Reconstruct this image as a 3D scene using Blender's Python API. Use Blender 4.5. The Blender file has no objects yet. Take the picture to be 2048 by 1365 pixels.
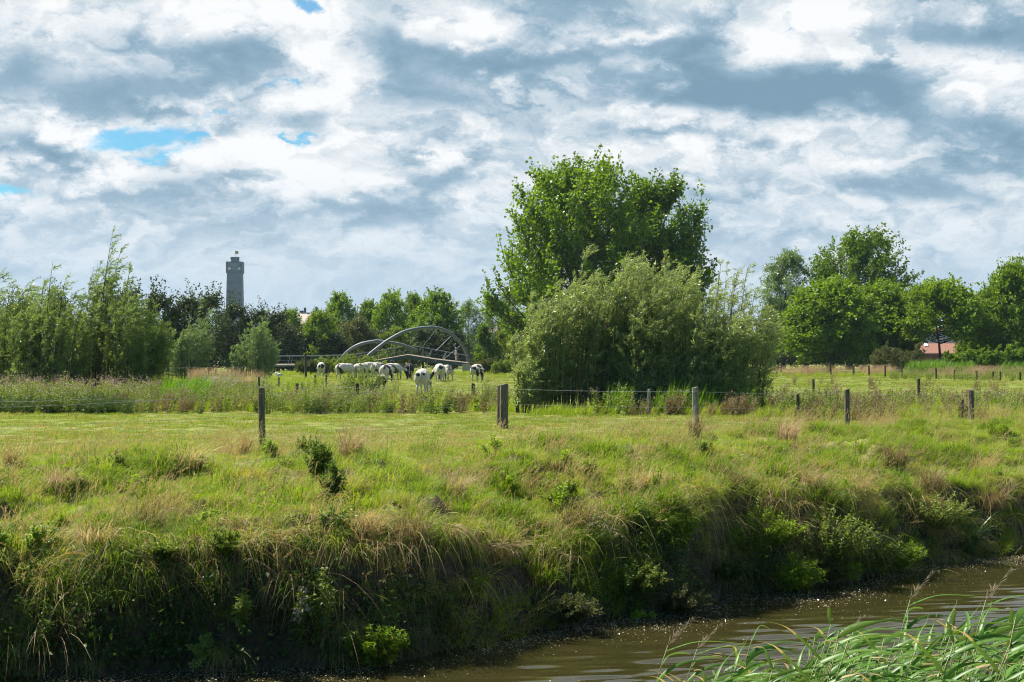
import bpy, bmesh, math, random
import numpy as np
from mathutils import Vector, Matrix, Euler

# ------------------------------------------------------------------ camera, sky, sun, exposure
scene = bpy.context.scene
C = scene.collection
F = 2844.0            # focal length in pixels of the 2048 px wide photograph (50 mm)
EYE = 2.1             # eye height above the pasture
HZ = 712.0            # photo row of the horizon
cam_d = bpy.data.cameras.new("camera")
cam_d.lens = 50.0; cam_d.sensor_width = 36.0
cam_d.clip_start = 0.1; cam_d.clip_end = 9000
cam = bpy.data.objects.new("camera", cam_d)
cam.location = (0, 0, EYE)
cam.rotation_euler = (math.radians(90 + 0.594), 0, 0)
C.objects.link(cam)
scene.camera = cam
scene.render.resolution_x = 1024; scene.render.resolution_y = 682
scene.view_settings.view_transform = 'Standard'
scene.view_settings.look = 'None'
scene.view_settings.gamma = 1.0
EXPOSURE = 1.15
scene.view_settings.exposure = EXPOSURE
try:
    scene.cycles.max_bounces = 6; scene.cycles.diffuse_bounces = 3; scene.cycles.transmission_bounces = 4
    scene.cycles.glossy_bounces = 3; scene.cycles.transparent_max_bounces = 6; scene.cycles.volume_bounces = 0
    scene.cycles.caustics_reflective = False; scene.cycles.caustics_refractive = False
    scene.cycles.sample_clamp_indirect = 6.0
    scene.cycles.use_denoising = True
    scene.cycles.denoising_prefilter = 'NONE'
    scene.cycles.filter_width = 1.1
except Exception:
    pass

SUN_EL, SUN_AZ = 54.0, -62.0       # degrees; azimuth from +Y towards +X
sd = bpy.data.lights.new("sun", 'SUN')
sd.energy = 5.0; sd.angle = math.radians(0.6); sd.color = (1.0, 0.94, 0.84)
sun = bpy.data.objects.new("sun", sd)
_e, _a = math.radians(SUN_EL), math.radians(SUN_AZ)
SUN_DIR = Vector((math.sin(_a) * math.cos(_e), math.cos(_a) * math.cos(_e), math.sin(_e)))
sun.rotation_euler = SUN_DIR.to_track_quat('Z', 'Y').to_euler()
sun.location = (-60, 150, 180)
C.objects.link(sun)


class NT:
    """small helper to write node trees"""
    def __init__(s, tree):
        s.t = tree; s.n = tree.nodes; s.l = tree.links
    def node(s, typ, **kw):
        n = s.n.new(typ)
        for k, v in kw.items():
            setattr(n, k, v)
        return n
    def put(s, sock, v):
        if isinstance(v, bpy.types.NodeSocket):
            s.l.new(v, sock)
        elif v is not None:
            sock.default_value = v
    def math(s, op, a, b=None, c=None, clamp=False):
        n = s.node('ShaderNodeMath', operation=op); n.use_clamp = clamp
        for i, v in enumerate((a, b, c)):
            if v is not None:
                s.put(n.inputs[i], v)
        return n.outputs[0]
    def vec(s, op, a, b=None, c=None):
        n = s.node('ShaderNodeVectorMath', operation=op)
        for i, v in enumerate((a, b, c)):
            if v is not None:
                s.put(n.inputs[i], v)
        return n.outputs['Value'] if op in ('DOT_PRODUCT', 'LENGTH') else n.outputs[0]
    def mix(s, f, a, b, blend='MIX'):
        n = s.node('ShaderNodeMix', data_type='RGBA', blend_type=blend)
        s.put(n.inputs[0], f)
        s.put(n.inputs[6], a if isinstance(a, bpy.types.NodeSocket) else (*a, 1) if len(a) == 3 else a)
        s.put(n.inputs[7], b if isinstance(b, bpy.types.NodeSocket) else (*b, 1) if len(b) == 3 else b)
        return n.outputs[2]
    def smooth(s, v, lo, hi, a=0.0, b=1.0):
        n = s.node('ShaderNodeMapRange', interpolation_type='SMOOTHSTEP')
        s.put(n.inputs[0], v)
        for i, x in enumerate((lo, hi, a, b)):
            n.inputs[1 + i].default_value = x
        return n.outputs[0]
    def noise(s, vec, scale, detail=5, rough=0.55, dist=0.0, dim='3D'):
        n = s.node('ShaderNodeTexNoise', noise_dimensions=dim)
        s.put(n.inputs['Vector'], vec)
        n.inputs['Scale'].default_value = scale; n.inputs['Detail'].default_value = detail
        n.inputs['Roughness'].default_value = rough; n.inputs['Distortion'].default_value = dist
        return n
    def xyz(s, x, y, z):
        n = s.node('ShaderNodeCombineXYZ')
        for i, v in enumerate((x, y, z)):
            s.put(n.inputs[i], v)
        return n.outputs[0]


def build_world():
    w = bpy.data.worlds.new("World"); scene.world = w; w.use_nodes = True
    t = NT(w.node_tree); t.n.clear()
    out = t.node('ShaderNodeOutputWorld'); bg = t.node('ShaderNodeBackground')
    t.l.new(bg.outputs[0], out.inputs[0])
    sky = t.node('ShaderNodeTexSky', sky_type='NISHITA')
    sky.sun_disc = False
    sky.sun_elevation = math.radians(SUN_EL); sky.sun_rotation = math.radians(SUN_AZ)
    sky.air_density = 1.0; sky.dust_density = 0.6; sky.ozone_density = 2.5
    tc = t.node('ShaderNodeTexCoord')
    d = t.vec('NORMALIZE', tc.outputs['Generated'])
    sep = t.node('ShaderNodeSeparateXYZ'); t.l.new(d, sep.inputs[0])
    x, y, z = sep.outputs
    zc = t.math('MAXIMUM', z, 0.0)
    den = t.math('ADD', zc, 0.50)
    q = t.xyz(t.math('DIVIDE', x, den), t.math('DIVIDE', y, den), 0.0)     # a cloud deck seen in perspective
    ay = t.math('MAXIMUM', t.math('ABSOLUTE', y), 0.03)
    U = t.math('MULTIPLY', t.math('DIVIDE', x, ay), 2.844)
    V = t.math('MULTIPLY', t.math('DIVIDE', zc, ay), 2.844)
    uv = t.xyz(U, V, 0.0)
    # ragged edges: billowing warp of the direction
    wn = t.noise(q, 6.6, 8, 0.60)
    wv = t.vec('SUBTRACT', wn.outputs['Color'], (0.5, 0.5, 0.5))
    wuv = t.vec('MULTIPLY_ADD', wv, (0.40, 0.28, 0.0), uv)

    def blobs(vec, lst):
        acc = 0.0
        for (cx, cy, rx, ry, am) in lst:
            c0, c1 = (cx - 1024) / 1000.0, (712 - cy) / 1000.0
            ix, iy = 1000.0 / rx, 1000.0 / ry
            m = t.vec('MULTIPLY_ADD', vec, (ix, iy, 0), (-c0 * ix, -c1 * iy, 0))
            e = t.math('POWER', 0.3679, t.vec('DOT_PRODUCT', m, m))
            acc = t.math('MULTIPLY_ADD', e, am, acc)
        return acc
    dark = [(790, 90, 100, 60, .9), (950, 105, 120, 35, .75), (1180, 30, 150, 32, .7), (1120, 112, 150, 24, .75), (1390, 115, 100, 50, .75),
            (1500, 185, 330, 44, 1.0), (1750, 190, 180, 40, .6), (1960, 70, 150, 38, .9), (1990, 265, 150, 42, .8), (35, 125, 70, 52, .7),
            (190, 185, 170, 48, .75), (80, 298, 115, 28, .95), (300, 90, 45, 30, .5), (420, 145, 55, 34, .7), (500, 125, 50, 34, .65),
            (640, 248, 40, 36, .8), (880, 185, 110, 48, .75), (870, 312, 150, 34, .75), (740, 398, 230, 18, .6), (230, 385, 130, 18, .6),
            (1340, 282, 130, 17, .6), (1720, 385, 80, 16, .5), (1890, 390, 140, 24, .55), (1080, 240, 70, 30, .4), (430, 195, 90, 22, .5),
            (470, 285, 40, 18, .45), (1480, 450, 260, 22, .35), (420, 440, 200, 20, .3)]
    bright = [(660, 170, 110, 130, .8), (480, 30, 230, 60, .6), (880, 45, 110, 40, .9), (1560, 95, 70, 36, .95), (1690, 120, 60, 30, .7),
              (1290, 85, 130, 16, .8), (1330, 155, 90, 12, .6), (90, 245, 110, 28, .9), (230, 350, 100, 24, .8), (560, 335, 120, 26, .8),
              (1970, 160, 70, 50, .6), (1300, 228, 180, 18, .5), (900, 280, 120, 14, .55), (60, 430, 120, 22, .5), (620, 220, 60, 25, .7),
              (1700, 20, 90, 35, .6), (1450, 330, 240, 30, .35), (700, 350, 90, 30, .4)]
    holes = [(600, 40, 38, 15, 1.3), (275, 270, 105, 27, 1.35), (10, 400, 48, 20, 1.2), (620, 293, 46, 8, 1.1), (560, 189, 38, 6, 1.0),
             (380, 295, 40, 10, .9), (1610, 47, 22, 5, .9), (480, 245, 80, 5, .7), (310, 315, 70, 10, .9)]
    n1 = t.noise(q, 3.8, 9, 0.58, 0.2).outputs[0]
    n3 = t.noise(q, 12.0, 8, 0.62, 0.4).outputs[0]
    def puffs(vec, sc):                       # cauliflower billows
        n = t.node('ShaderNodeTexNoise', noise_dimensions='3D', noise_type='RIDGED_MULTIFRACTAL')
        t.put(n.inputs['Vector'], vec); n.inputs['Scale'].default_value = sc; n.inputs['Detail'].default_value = 6
        n.inputs['Roughness'].default_value = 0.6; n.inputs['Lacunarity'].default_value = 2.1
        n.inputs['Offset'].default_value = 0.9; n.inputs['Gain'].default_value = 1.6
        return n.outputs[0]
    # billows seen with the light from above: the same field looked up a little higher gives lit tops and grey bases
    q1 = t.vec('ADD', q, t.vec('MULTIPLY', wv, (0.35, 0.35, 0.0)))
    dens = t.math('MULTIPLY_ADD', t.noise(q1, 7.5, 7, 0.55).outputs[0], 1.0, 0.0)
    q2 = t.vec('MULTIPLY', q1, (0.990, 0.979, 1.0))
    densb = t.noise(q2, 7.5, 7, 0.55).outputs[0]
    relief = t.math('SUBTRACT', dens, densb)
    pf = puffs(q1, 5.0)
    dk = blobs(wuv, dark)
    calm = t.smooth(dk, 0.15, 0.9, 1.0, 0.30)          # the thick grey bases are smooth inside
    T = t.math('MULTIPLY_ADD', dk, 1.15, 0.16)
    T = t.math('SUBTRACT', T, blobs(wuv, bright))
    T = t.math('MULTIPLY_ADD', t.math('SUBTRACT', n1, 0.5), 1.2, T)
    T = t.math('MULTIPLY_ADD', t.math('MULTIPLY', t.math('SUBTRACT', n3, 0.5), calm), 0.75, T)
    T = t.math('MULTIPLY_ADD', pf, 0.12, T)
    T = t.math('MULTIPLY_ADD', t.math('MULTIPLY', relief, calm), -4.2, T)
    ramp = t.node('ShaderNodeValToRGB'); t.l.new(t.math('MULTIPLY_ADD', T, 0.56, 0.22, clamp=True), ramp.inputs[0])
    cr = ramp.color_ramp; cr.interpolation = 'LINEAR'
    K = 2.0 ** -EXPOSURE
    def lin(*c): return tuple(v * K for v in c)
    pts = [(0.04, lin(.97, .98, .99)), (0.27, lin(.76, .815, .86)), (0.50, lin(.50, .615, .71)), (0.70, lin(.31, .455, .57)), (0.98, lin(.20, .335, .45))]
    cr.elements[0].position, cr.elements[0].color = pts[0][0], (*pts[0][1], 1)
    cr.elements[1].position, cr.elements[1].color = pts[-1][0], (*pts[-1][1], 1)
    for p, c in pts[1:-1]:
        e = cr.elements.new(p); e.color = (*c, 1)
    cloud = ramp.outputs[0]
    cloud = t.vec('SCALE', cloud, None); cloud.node.inputs['Scale'].default_value = 1.0
    t.l.new(t.smooth(z, 0.26, 0.5, 1.0, 1.15), cloud.node.inputs['Scale'])
    # pale far air low above the horizon
    low = t.smooth(V, 0.04, 0.42, 0.93, 0.0)
    cloud = t.mix(low, cloud, lin(.53, .655, .77))
    hole = t.math('MULTIPLY_ADD', t.math('SUBTRACT', n3, 0.5), 1.3, blobs(wuv, holes))
    hole = t.math('MULTIPLY_ADD', t.math('SUBTRACT', n1, 0.5), 0.9, hole)
    hole = t.smooth(hole, 0.28, 1.15, 0.0, 0.9)
    blue = t.mix(1.0, t.vec('SCALE', sky.outputs[0], None), (0.27, 0.66, 0.76), 'MULTIPLY')
    scl = blue.node.inputs[6].links[0].from_node; scl.inputs['Scale'].default_value = 0.075
    col = t.mix(hole, cloud, blue)
    # the sky behind the viewer is mostly clear blue
    clear = t.smooth(t.math('MULTIPLY_ADD', t.math('SUBTRACT', n1, 0.5), 1.2, y), -0.35, 0.25, 1.0, 0.0)
    col = t.mix(clear, col, blue)
    t.l.new(col, bg.inputs[0]); bg.inputs[1].default_value = 1.0
    w.cycles.sampling_method = 'MANUAL'; w.cycles.sample_map_resolution = 512


build_world()

# ------------------------------------------------------------------ helpers
def at(x, y, Y):
    """the world point seen at photo pixel (x, y) at distance Y"""
    return Vector(((x - 1024) / F * Y, Y, EYE - (y - HZ) / F * Y))
def atx(x, Y):
    return (x - 1024) / F * Y
def tag(o, label=None, cat=None, group=None, kind=None):
    if label: o['label'] = label
    if cat: o['category'] = cat
    if group: o['group'] = group
    if kind: o['kind'] = kind
    return o
def empty(name, loc, rz=0.0):
    o = bpy.data.objects.new(name, None); o.location = loc; o.rotation_euler = (0, 0, rz)
    o.empty_display_size = 0.2
    C.objects.link(o); return o
def link(name, me, parent=None, loc=None):
    o = bpy.data.objects.new(name, me)
    if loc is not None: o.location = loc
    if parent is not None: o.parent = parent
    C.objects.link(o); return o
def copy_tree(o, parent=None):
    c = o.copy(); C.objects.link(c)
    if parent is not None: c.parent = parent
    for ch in [k for k in o.children]:
        copy_tree(ch, c)
    return c


def _h(ix, iy, s):
    n = (ix.astype(np.int64) * 374761393 + iy.astype(np.int64) * 668265263 + s * 982451653) & 0x7fffffff
    n = ((n ^ (n >> 13)) * 1274126177) & 0x7fffffff
    n = n ^ (n >> 16)
    return (n & 0xffff) / 65535.0
def vnoise(x, y, s=0):
    x = np.asarray(x, float); y = np.asarray(y, float)
    ix = np.floor(x); iy = np.floor(y); fx = x - ix; fy = y - iy
    fx = fx * fx * (3 - 2 * fx); fy = fy * fy * (3 - 2 * fy)
    a = _h(ix, iy, s); b = _h(ix + 1, iy, s); c = _h(ix, iy + 1, s); d = _h(ix + 1, iy + 1, s)
    return (a + (b - a) * fx) * (1 - fy) + (c + (d - c) * fx) * fy
def fbm(x, y, s=0, o=3):
    v = 0; a = 0.5; f = 1.0; tot = 0
    for i in range(o):
        v = v + a * vnoise(x * f, y * f, s + i * 17); tot += a; a *= 0.5; f *= 2.03
    return v / tot - 0.5
def sstep(a, b, x):
    t = np.clip((x - a) / (b - a), 0, 1); return t * t * (3 - 2 * t)

WATER_Z = -2.0
_ex = np.array([-200, -30, -8, -4, -1.3, 1.0, 3.0, 6.5, 10.1, 14, 20, 30, 200.])
_ey = np.array([16.0, 16.6, 17.6, 18.0, 18.7, 20.4, 22.5, 25.4, 28.3, 31.5, 35, 38, 40.])
_dx = np.array([-4.5, -1.3, -.31, .79, 1.76, 3.0, 4.0, 4.9, 6.6, 7.9, 9.3, 10.4])
_dy = np.array([.15, .25, .42, .73, 1.0, .6, .9, .2, .45, .65, .75, 0])
_lx = np.array([-12, -7.5, -6.4, -5.2, -4.0, -3.0, -2.0, -1.2, -.4, .3, .9, 1.6, 2.4, 3.2, 4.2, 5.2, 6.2, 7.5, 9, 13.])
_lw = np.array([.6, .5, .85, .55, .4, .45, .8, .6, 1.25, 1.5, .9, 1.0, .45, .35, .8, 1.0, .7, 1.2, 1.1, 1.6])
_lt = np.array([-.45, -.45, -.62, -.5, -.36, -.36, -.5, -.42, -.70, -.78, -.55, -.5, -.25, -.22, -.4, -.5, -.4, -.65, -.75, -.8])
def edge(x):
    x = np.asarray(x, float)
    e = (np.interp(x - 0.8, _ex, _ey) + np.interp(x, _ex, _ey) + np.interp(x + 0.8, _ex, _ey)) / 3
    e = e + np.interp(x, _dx, _dy) + 0.28 * sstep(-3.6, -1.2, x) + 0.28 * sstep(2.0, 4.5, x)
    return e + 0.9 * fbm(x * 0.55, x * 0 + 3.1, 5) + 0.35 * fbm(x * 1.9, x * 0 + 7.7, 9)
def gz(x, y):
    """ground height"""
    x = np.asarray(x, float); y = np.asarray(y, float)
    e = edge(x); t = y - e; n = np.clip(e - 10.0, 7.2, 60)
    w = np.interp(x, _lx, _lw) + 0.5 * np.clip(fbm(x * 1.1, x * 0 + 1.3, 13, 2), -.35, .5)
    w = np.maximum(w, .3)
    near = 0.5 - 2.7 * np.clip((y - 1.5) / (n - 1.5), 0, 1) + 0.05 * fbm(x * 1.3, y * 1.3, 3)
    tp = np.interp(x, _lx, _lt)
    top = tp - tp * sstep(0.3, 6.5, t) ** .8
    bank = -2.7 + (top + 2.7) * sstep(-0.25, w, t)
    hum = 0.80 * fbm(x * 0.85, y * 0.85, 21, 3) + 0.40 * fbm(x * 2.2, y * 2.2, 31, 2)
    bank = bank + hum * sstep(0.1, 1.2, t) * (1 - 0.86 * sstep(7, 13, t))
    bank = bank + 0.25 * fbm(x * 1.6, bank * 2.2, 41, 3) * sstep(-0.2, 0.1, t) * (1 - sstep(0.25, 0.8, t))
    bank = bank + 0.10 * fbm(x * 0.12, y * 0.12, 51, 2) * sstep(10, 20, t)
    mid = y - (e + n) / 2
    return np.where(mid > 0, bank, near)
def gz1(x, y):
    return float(gz(np.array([x]), np.array([y]))[0])


def make_mesh(name, V, quads=None, tris=None, mats=(), midx=None, smooth=False, attrs=None, uniform=None):
    """V (n,3); quads (m,4) / tris (k,3) index arrays; attrs {name: per-face floats}"""
    me = bpy.data.meshes.new(name)
    V = np.asarray(V, np.float32)
    parts = []; sizes = []
    if quads is not None and len(quads):
        q = np.asarray(quads, np.int32); parts.append(q.ravel()); sizes.append(np.full(len(q), 4, np.int32))
    if tris is not None and len(tris):
        q = np.asarray(tris, np.int32); parts.append(q.ravel()); sizes.append(np.full(len(q), 3, np.int32))
    lv = np.concatenate(parts); sz = np.concatenate(sizes)
    me.vertices.add(len(V)); me.vertices.foreach_set('co', V.ravel())
    me.loops.add(len(lv)); me.loops.foreach_set('vertex_index', lv)
    me.polygons.add(len(sz))
    st = np.concatenate([[0], np.cumsum(sz)[:-1]]).astype(np.int32)
    me.polygons.foreach_set('loop_start', st)
    try:
        me.polygons.foreach_set('loop_total', sz)
    except Exception:
        pass
    if midx is not None:
        me.polygons.foreach_set('material_index', np.asarray(midx, np.int32))
    me.polygons.foreach_set('use_smooth', np.full(len(sz), bool(smooth)))
    for k, v in (attrs or {}).items():
        a = me.attributes.new(k, 'FLOAT', 'FACE'); a.data.foreach_set('value', np.asarray(v, np.float32))
    for m in mats:
        me.materials.append(m)
    me.update(calc_edges=True)
    return me


class Geo:
    """collects geometry with a material slot and a tint per face, then makes ONE mesh"""
    def __init__(s):
        s.V = []; s.Q = []; s.m = []; s.t = []; s.n = 0
    def add(s, V, Q, m=0, tint=None):
        V = np.asarray(V, float).reshape(-1, 3); Q = np.asarray(Q, int).reshape(-1, 4)
        s.V.append(V); s.Q.append(Q + s.n); s.n += len(V)
        s.m.append(np.full(len(Q), m)); s.t.append(np.full(len(Q), 0.5) if tint is None else np.broadcast_to(np.asarray(tint, float), (len(Q),)).copy())
    def tubes(s, P, R, k=5, m=0, tint=None, cap=True):
        """P (B,S,3) polylines, R (B,S) radii"""
        P = np.asarray(P, float); R = np.asarray(R, float)
        if P.ndim == 2: P = P[None]; R = R[None]
        B, S, _ = P.shape
        T = np.gradient(P, axis=1); T /= np.linalg.norm(T, axis=2, keepdims=True) + 1e-9
        ref = np.where(np.abs(T[:, :1, 2:3]) > 0.85, np.array([1., 0, 0]), np.array([0, 0, 1.]))
        A = np.cross(T, ref); A /= np.linalg.norm(A, axis=2, keepdims=True) + 1e-9
        Bv = np.cross(A, T)
        an = np.linspace(0, 2 * np.pi, k, endpoint=False)
        V = P[:, :, None, :] + R[:, :, None, None] * (np.cos(an)[None, None, :, None] * A[:, :, None, :] + np.sin(an)[None, None, :, None] * Bv[:, :, None, :])
        idx = np.arange(B * S * k).reshape(B, S, k)
        a = idx[:, :-1, :]; b = np.roll(a, -1, 2); c = idx[:, 1:, :]; d = np.roll(c, -1, 2)
        Q = np.stack([a, b, d, c], -1).reshape(-1, 4)
        s.add(V.reshape(-1, 3), Q, m, tint)
        if cap and k == 4:
            s.Q.append(np.concatenate([idx[:, 0, ::-1], idx[:, -1, :]]) + s.n - B * S * k)
            s.m.append(np.full(2 * B, m)); s.t.append(np.full(2 * B, 0.5))
        elif cap and k > 4:
            # close both ends with a small fan of quads
            for e in (0, S - 1):
                ring = idx[:, e, :]
                for j in range(1, k - 2, 2):
                    qd = np.stack([ring[:, 0], ring[:, j], ring[:, j + 1], ring[:, (j + 2) % k]], -1)
                    if e == 0: qd = qd[:, ::-1]
                    s.Q.append(qd + s.n - B * S * k); s.m.append(np.full(B, m)); s.t.append(np.full(B, 0.5))
    def leaves(s, c, d, nrm, L, W, m=0, tint=None, fold=0.15):
        """diamond leaves: base c, axis d, rough normal nrm"""
        c = np.asarray(c, float); d = np.asarray(d, float); n = len(c)
        d = d / (np.linalg.norm(d, axis=1, keepdims=True) + 1e-9)
        sd_ = np.cross(d, nrm); sd_ /= np.linalg.norm(sd_, axis=1, keepdims=True) + 1e-9
        up = np.cross(sd_, d)
        L = np.broadcast_to(L, (n,))[:, None]; W = np.broadcast_to(W, (n,))[:, None]
        mid = c + d * L * 0.48
        V = np.stack([c, mid + sd_ * W * 0.5 + up * W * fold, c + d * L - up * L * 0.08, mid - sd_ * W * 0.5 + up * W * fold], 1)
        s.add(V.reshape(-1, 3), np.arange(4 * n).reshape(n, 4), m, tint)
    def blades(s, P, W, side, m=0, tint=None):
        """ribbons: P (B,S,3), widths W (B,S), side (B,3)"""
        B, S, _ = P.shape
        o = side[:, None, :] * W[:, :, None] * 0.5
        V = np.stack([P - o, P + o], 2)
        idx = np.arange(B * S * 2).reshape(B, S, 2)
        Q = np.stack([idx[:, :-1, 0], idx[:, :-1, 1], idx[:, 1:, 1], idx[:, 1:, 0]], -1)
        tt = None if tint is None else np.repeat(np.asarray(tint), S - 1)
        s.add(V.reshape(-1, 3), Q.reshape(-1, 4), m, tt)
    def box(s, c, size, m=0, R=None, tint=None, taper=1.0):
        sx, sy, sz = [v / 2 for v in size]
        V = np.array([(-sx, -sy, -sz), (sx, -sy, -sz), (sx, sy, -sz), (-sx, sy, -sz),
                      (-sx * taper, -sy * taper, sz), (sx * taper, -sy * taper, sz), (sx * taper, sy * taper, sz), (-sx * taper, sy * taper, sz)])
        if R is not None: V = V @ np.array(R.to_3x3() if hasattr(R, 'to_3x3') else R).T
        s.add(V + np.asarray(c, float), [(3, 2, 1, 0), (4, 5, 6, 7), (0, 1, 5, 4), (1, 2, 6, 5), (2, 3, 7, 6), (3, 0, 4, 7)], m, tint)
    def beam(s, a, b, w, h, m=0):
        """rectangular bar from a to b, w wide (horizontal), h high"""
        a = np.asarray(a, float); b = np.asarray(b, float); d = b - a; L = np.linalg.norm(d); d /= L
        ref = np.array([0, 0, 1.]) if abs(d[2]) < .95 else np.array([0, 1., 0])
        sd_ = np.cross(d, ref); sd_ /= np.linalg.norm(sd_); up = np.cross(sd_, d)
        V = []
        for p in (a, b):
            for (i, j) in ((-1, -1), (1, -1), (1, 1), (-1, 1)):
                V.append(p + sd_ * w / 2 * i + up * h / 2 * j)
        s.add(V, [(0, 1, 2, 3), (7, 6, 5, 4), (0, 4, 5, 1), (1, 5, 6, 2), (2, 6, 7, 3), (3, 7, 4, 0)], m)
    def mesh(s, name, mats, smooth=False):
        return make_mesh(name, np.concatenate(s.V), np.concatenate(s.Q), mats=mats, midx=np.concatenate(s.m), smooth=smooth,
                         attrs={'tint': np.concatenate(s.t)})
    def build(s, name, mats, parent=None, loc=None, smooth=False):
        return link(name, s.mesh(name, mats, smooth), parent, loc)


def unit(v):
    return v / (np.linalg.norm(v, axis=-1, keepdims=True) + 1e-9)
def rdir(rng, n):
    return unit(rng.normal(size=(n, 3)))

# ------------------------------------------------------------------ materials
def new_mat(name):
    m = bpy.data.materials.new(name); m.use_nodes = True
    t = NT(m.node_tree); t.n.clear()
    return m, t
def bsdf(t, col, rough=0.7, spec=0.3, metal=0.0):
    b = t.node('ShaderNodeBsdfPrincipled')
    t.put(b.inputs['Base Color'], col if isinstance(col, bpy.types.NodeSocket) else (*col, 1))
    t.put(b.inputs['Roughness'], rough); b.inputs['Metallic'].default_value = metal
    b.inputs['Specular IOR Level'].default_value = spec
    return b
def finish(t, sh):
    o = t.node('ShaderNodeOutputMaterial'); t.l.new(sh, o.inputs[0]); return o

def leaf_mat(name, a, b, trans=0.42, gloss=0.42, spec=0.35, tr_tint=(1.25, 1.15, 0.45), dry=None, patch=None, back=None):
    """leaf / blade: two greens mixed by the per-leaf tint and by the plant; part of the light passes through"""
    m, t = new_mat(name)
    at_ = t.node('ShaderNodeAttribute', attribute_name='tint')
    oi = t.node('ShaderNodeObjectInfo')
    f = t.math('MULTIPLY_ADD', oi.outputs['Random'], 0.4, t.math('MULTIPLY_ADD', at_.outputs['Fac'], 0.8, -0.1), clamp=True)
    col = t.mix(f, a, b)
    if dry is not None:
        # some plants of the patch are dry: patches follow the plant's place on the ground
        sc, lo, hi, share = patch
        nz = t.noise(oi.outputs['Location'], sc, 3, 0.6).outputs[0]
        v = t.math('MULTIPLY_ADD', t.math('SUBTRACT', oi.outputs['Random'], 0.5), share, nz)
        v = t.math('MULTIPLY_ADD', t.math('SUBTRACT', at_.outputs['Fac'], 0.5), share * 0.5, v)
        col = t.mix(t.smooth(v, lo, hi), col, dry)
    if back is not None:
        ge = t.node('ShaderNodeNewGeometry')
        col = t.mix(ge.outputs['Backfacing'], col, back)
    p = bsdf(t, col, gloss, spec)
    tr = t.node('ShaderNodeBsdfTranslucent')
    t.l.new(t.mix(1.0, col, tr_tint, 'MULTIPLY'), tr.inputs[0])
    mx = t.node('ShaderNodeMixShader'); mx.inputs[0].default_value = trans
    t.l.new(p.outputs[0], mx.inputs[1]); t.l.new(tr.outputs[0], mx.inputs[2])
    finish(t, mx.outputs[0])
    return m
def plain(name, col, rough=0.7, spec=0.3, metal=0.0, var=None, scale=6.0, bump=0.0, bscale=30.0, coords='Object'):
    m, t = new_mat(name)
    tc = t.node('ShaderNodeTexCoord')
    c = col
    if var is not None:
        n = t.noise(tc.outputs[coords], scale, 6, 0.62).outputs[0]
        c = t.mix(t.smooth(n, 0.32, 0.68), col, var)
    b = bsdf(t, c, rough, spec, metal)
    if bump:
        bn = t.node('ShaderNodeBump'); bn.inputs['Strength'].default_value = bump
        bn.inputs['Distance'].default_value = 0.02
        t.l.new(t.noise(tc.outputs[coords], bscale, 5, 0.6).outputs[0], bn.inputs['Height'])
        t.l.new(bn.outputs[0], b.inputs['Normal'])
    finish(t, b.outputs[0]); return m
def bark(name, a, b, scale=9.0):
    m, t = new_mat(name)
    tc = t.node('ShaderNodeTexCoord')
    mp = t.vec('MULTIPLY', tc.outputs['Object'], (1.0, 1.0, 0.16))
    n = t.noise(mp, scale, 7, 0.65).outputs[0]
    n2 = t.noise(tc.outputs['Object'], scale * 0.22, 4, 0.6).outputs[0]
    c = t.mix(t.smooth(n, 0.35, 0.68), a, b)
    c = t.mix(t.smooth(n2, 0.5, 0.72, 0, 0.55), c, (0.10, 0.115, 0.055))
    p = bsdf(t, c, 0.88, 0.15)
    bn = t.node('ShaderNodeBump'); bn.inputs['Strength'].default_value = 0.6; bn.inputs['Distance'].default_value = 0.02
    t.l.new(n, bn.inputs['Height']); t.l.new(bn.outputs[0], p.inputs['Normal'])
    finish(t, p.outputs[0]); return m

M = {}
M['poplar'] = leaf_mat('poplar_leaf', (0.068, 0.138, 0.007), (0.200, 0.325, 0.016), 0.48, 0.38, 0.4)
M['walnut'] = leaf_mat('walnut_leaf', (0.068, 0.138, 0.007), (0.200, 0.315, 0.016), 0.47, 0.45, 0.3)
M['willow'] = leaf_mat('willow_leaf', (0.180, 0.265, 0.080), (0.400, 0.510, 0.190), 0.50, 0.30, 0.55, back=(0.26, 0.33, 0.19))
M['willow_left'] = leaf_mat('left_willow_leaf', (0.095, 0.175, 0.032), (0.280, 0.405, 0.088), 0.50, 0.32, 0.5, back=(0.17, 0.24, 0.12))
M['willow_far'] = leaf_mat('grey_willow_leaf', (0.110, 0.190, 0.070), (0.250, 0.350, 0.155), 0.35, 0.35, 0.5)
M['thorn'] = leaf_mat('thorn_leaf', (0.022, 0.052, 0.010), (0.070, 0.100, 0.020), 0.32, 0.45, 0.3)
M['wood_green'] = leaf_mat('wood_leaf', (0.072, 0.145, 0.012), (0.190, 0.300, 0.028), 0.47, 0.45, 0.3)
M['yellow_green'] = leaf_mat('yellow_leaf', (0.090, 0.150, 0.015), (0.190, 0.260, 0.025), 0.45, 0.45, 0.3)
M['olive'] = leaf_mat('olive_leaf', (0.070, 0.095, 0.030), (0.135, 0.150, 0.055), 0.35, 0.5, 0.25)
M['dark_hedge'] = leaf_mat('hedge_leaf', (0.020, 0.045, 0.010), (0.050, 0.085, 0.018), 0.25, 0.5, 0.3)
M['grass'] = leaf_mat('grass_blade', (0.150, 0.245, 0.016), (0.315, 0.405, 0.040), 0.50, 0.48, 0.25, (1.2, 1.15, 0.4),
                      dry=(0.380, 0.320, 0.115), patch=(0.7, 0.56, 0.74, 0.2))
M['lush'] = leaf_mat('lush_blade', (0.085, 0.160, 0.011), (0.225, 0.325, 0.025), 0.50, 0.6, 0.18, (1.2, 1.15, 0.4))
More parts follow.
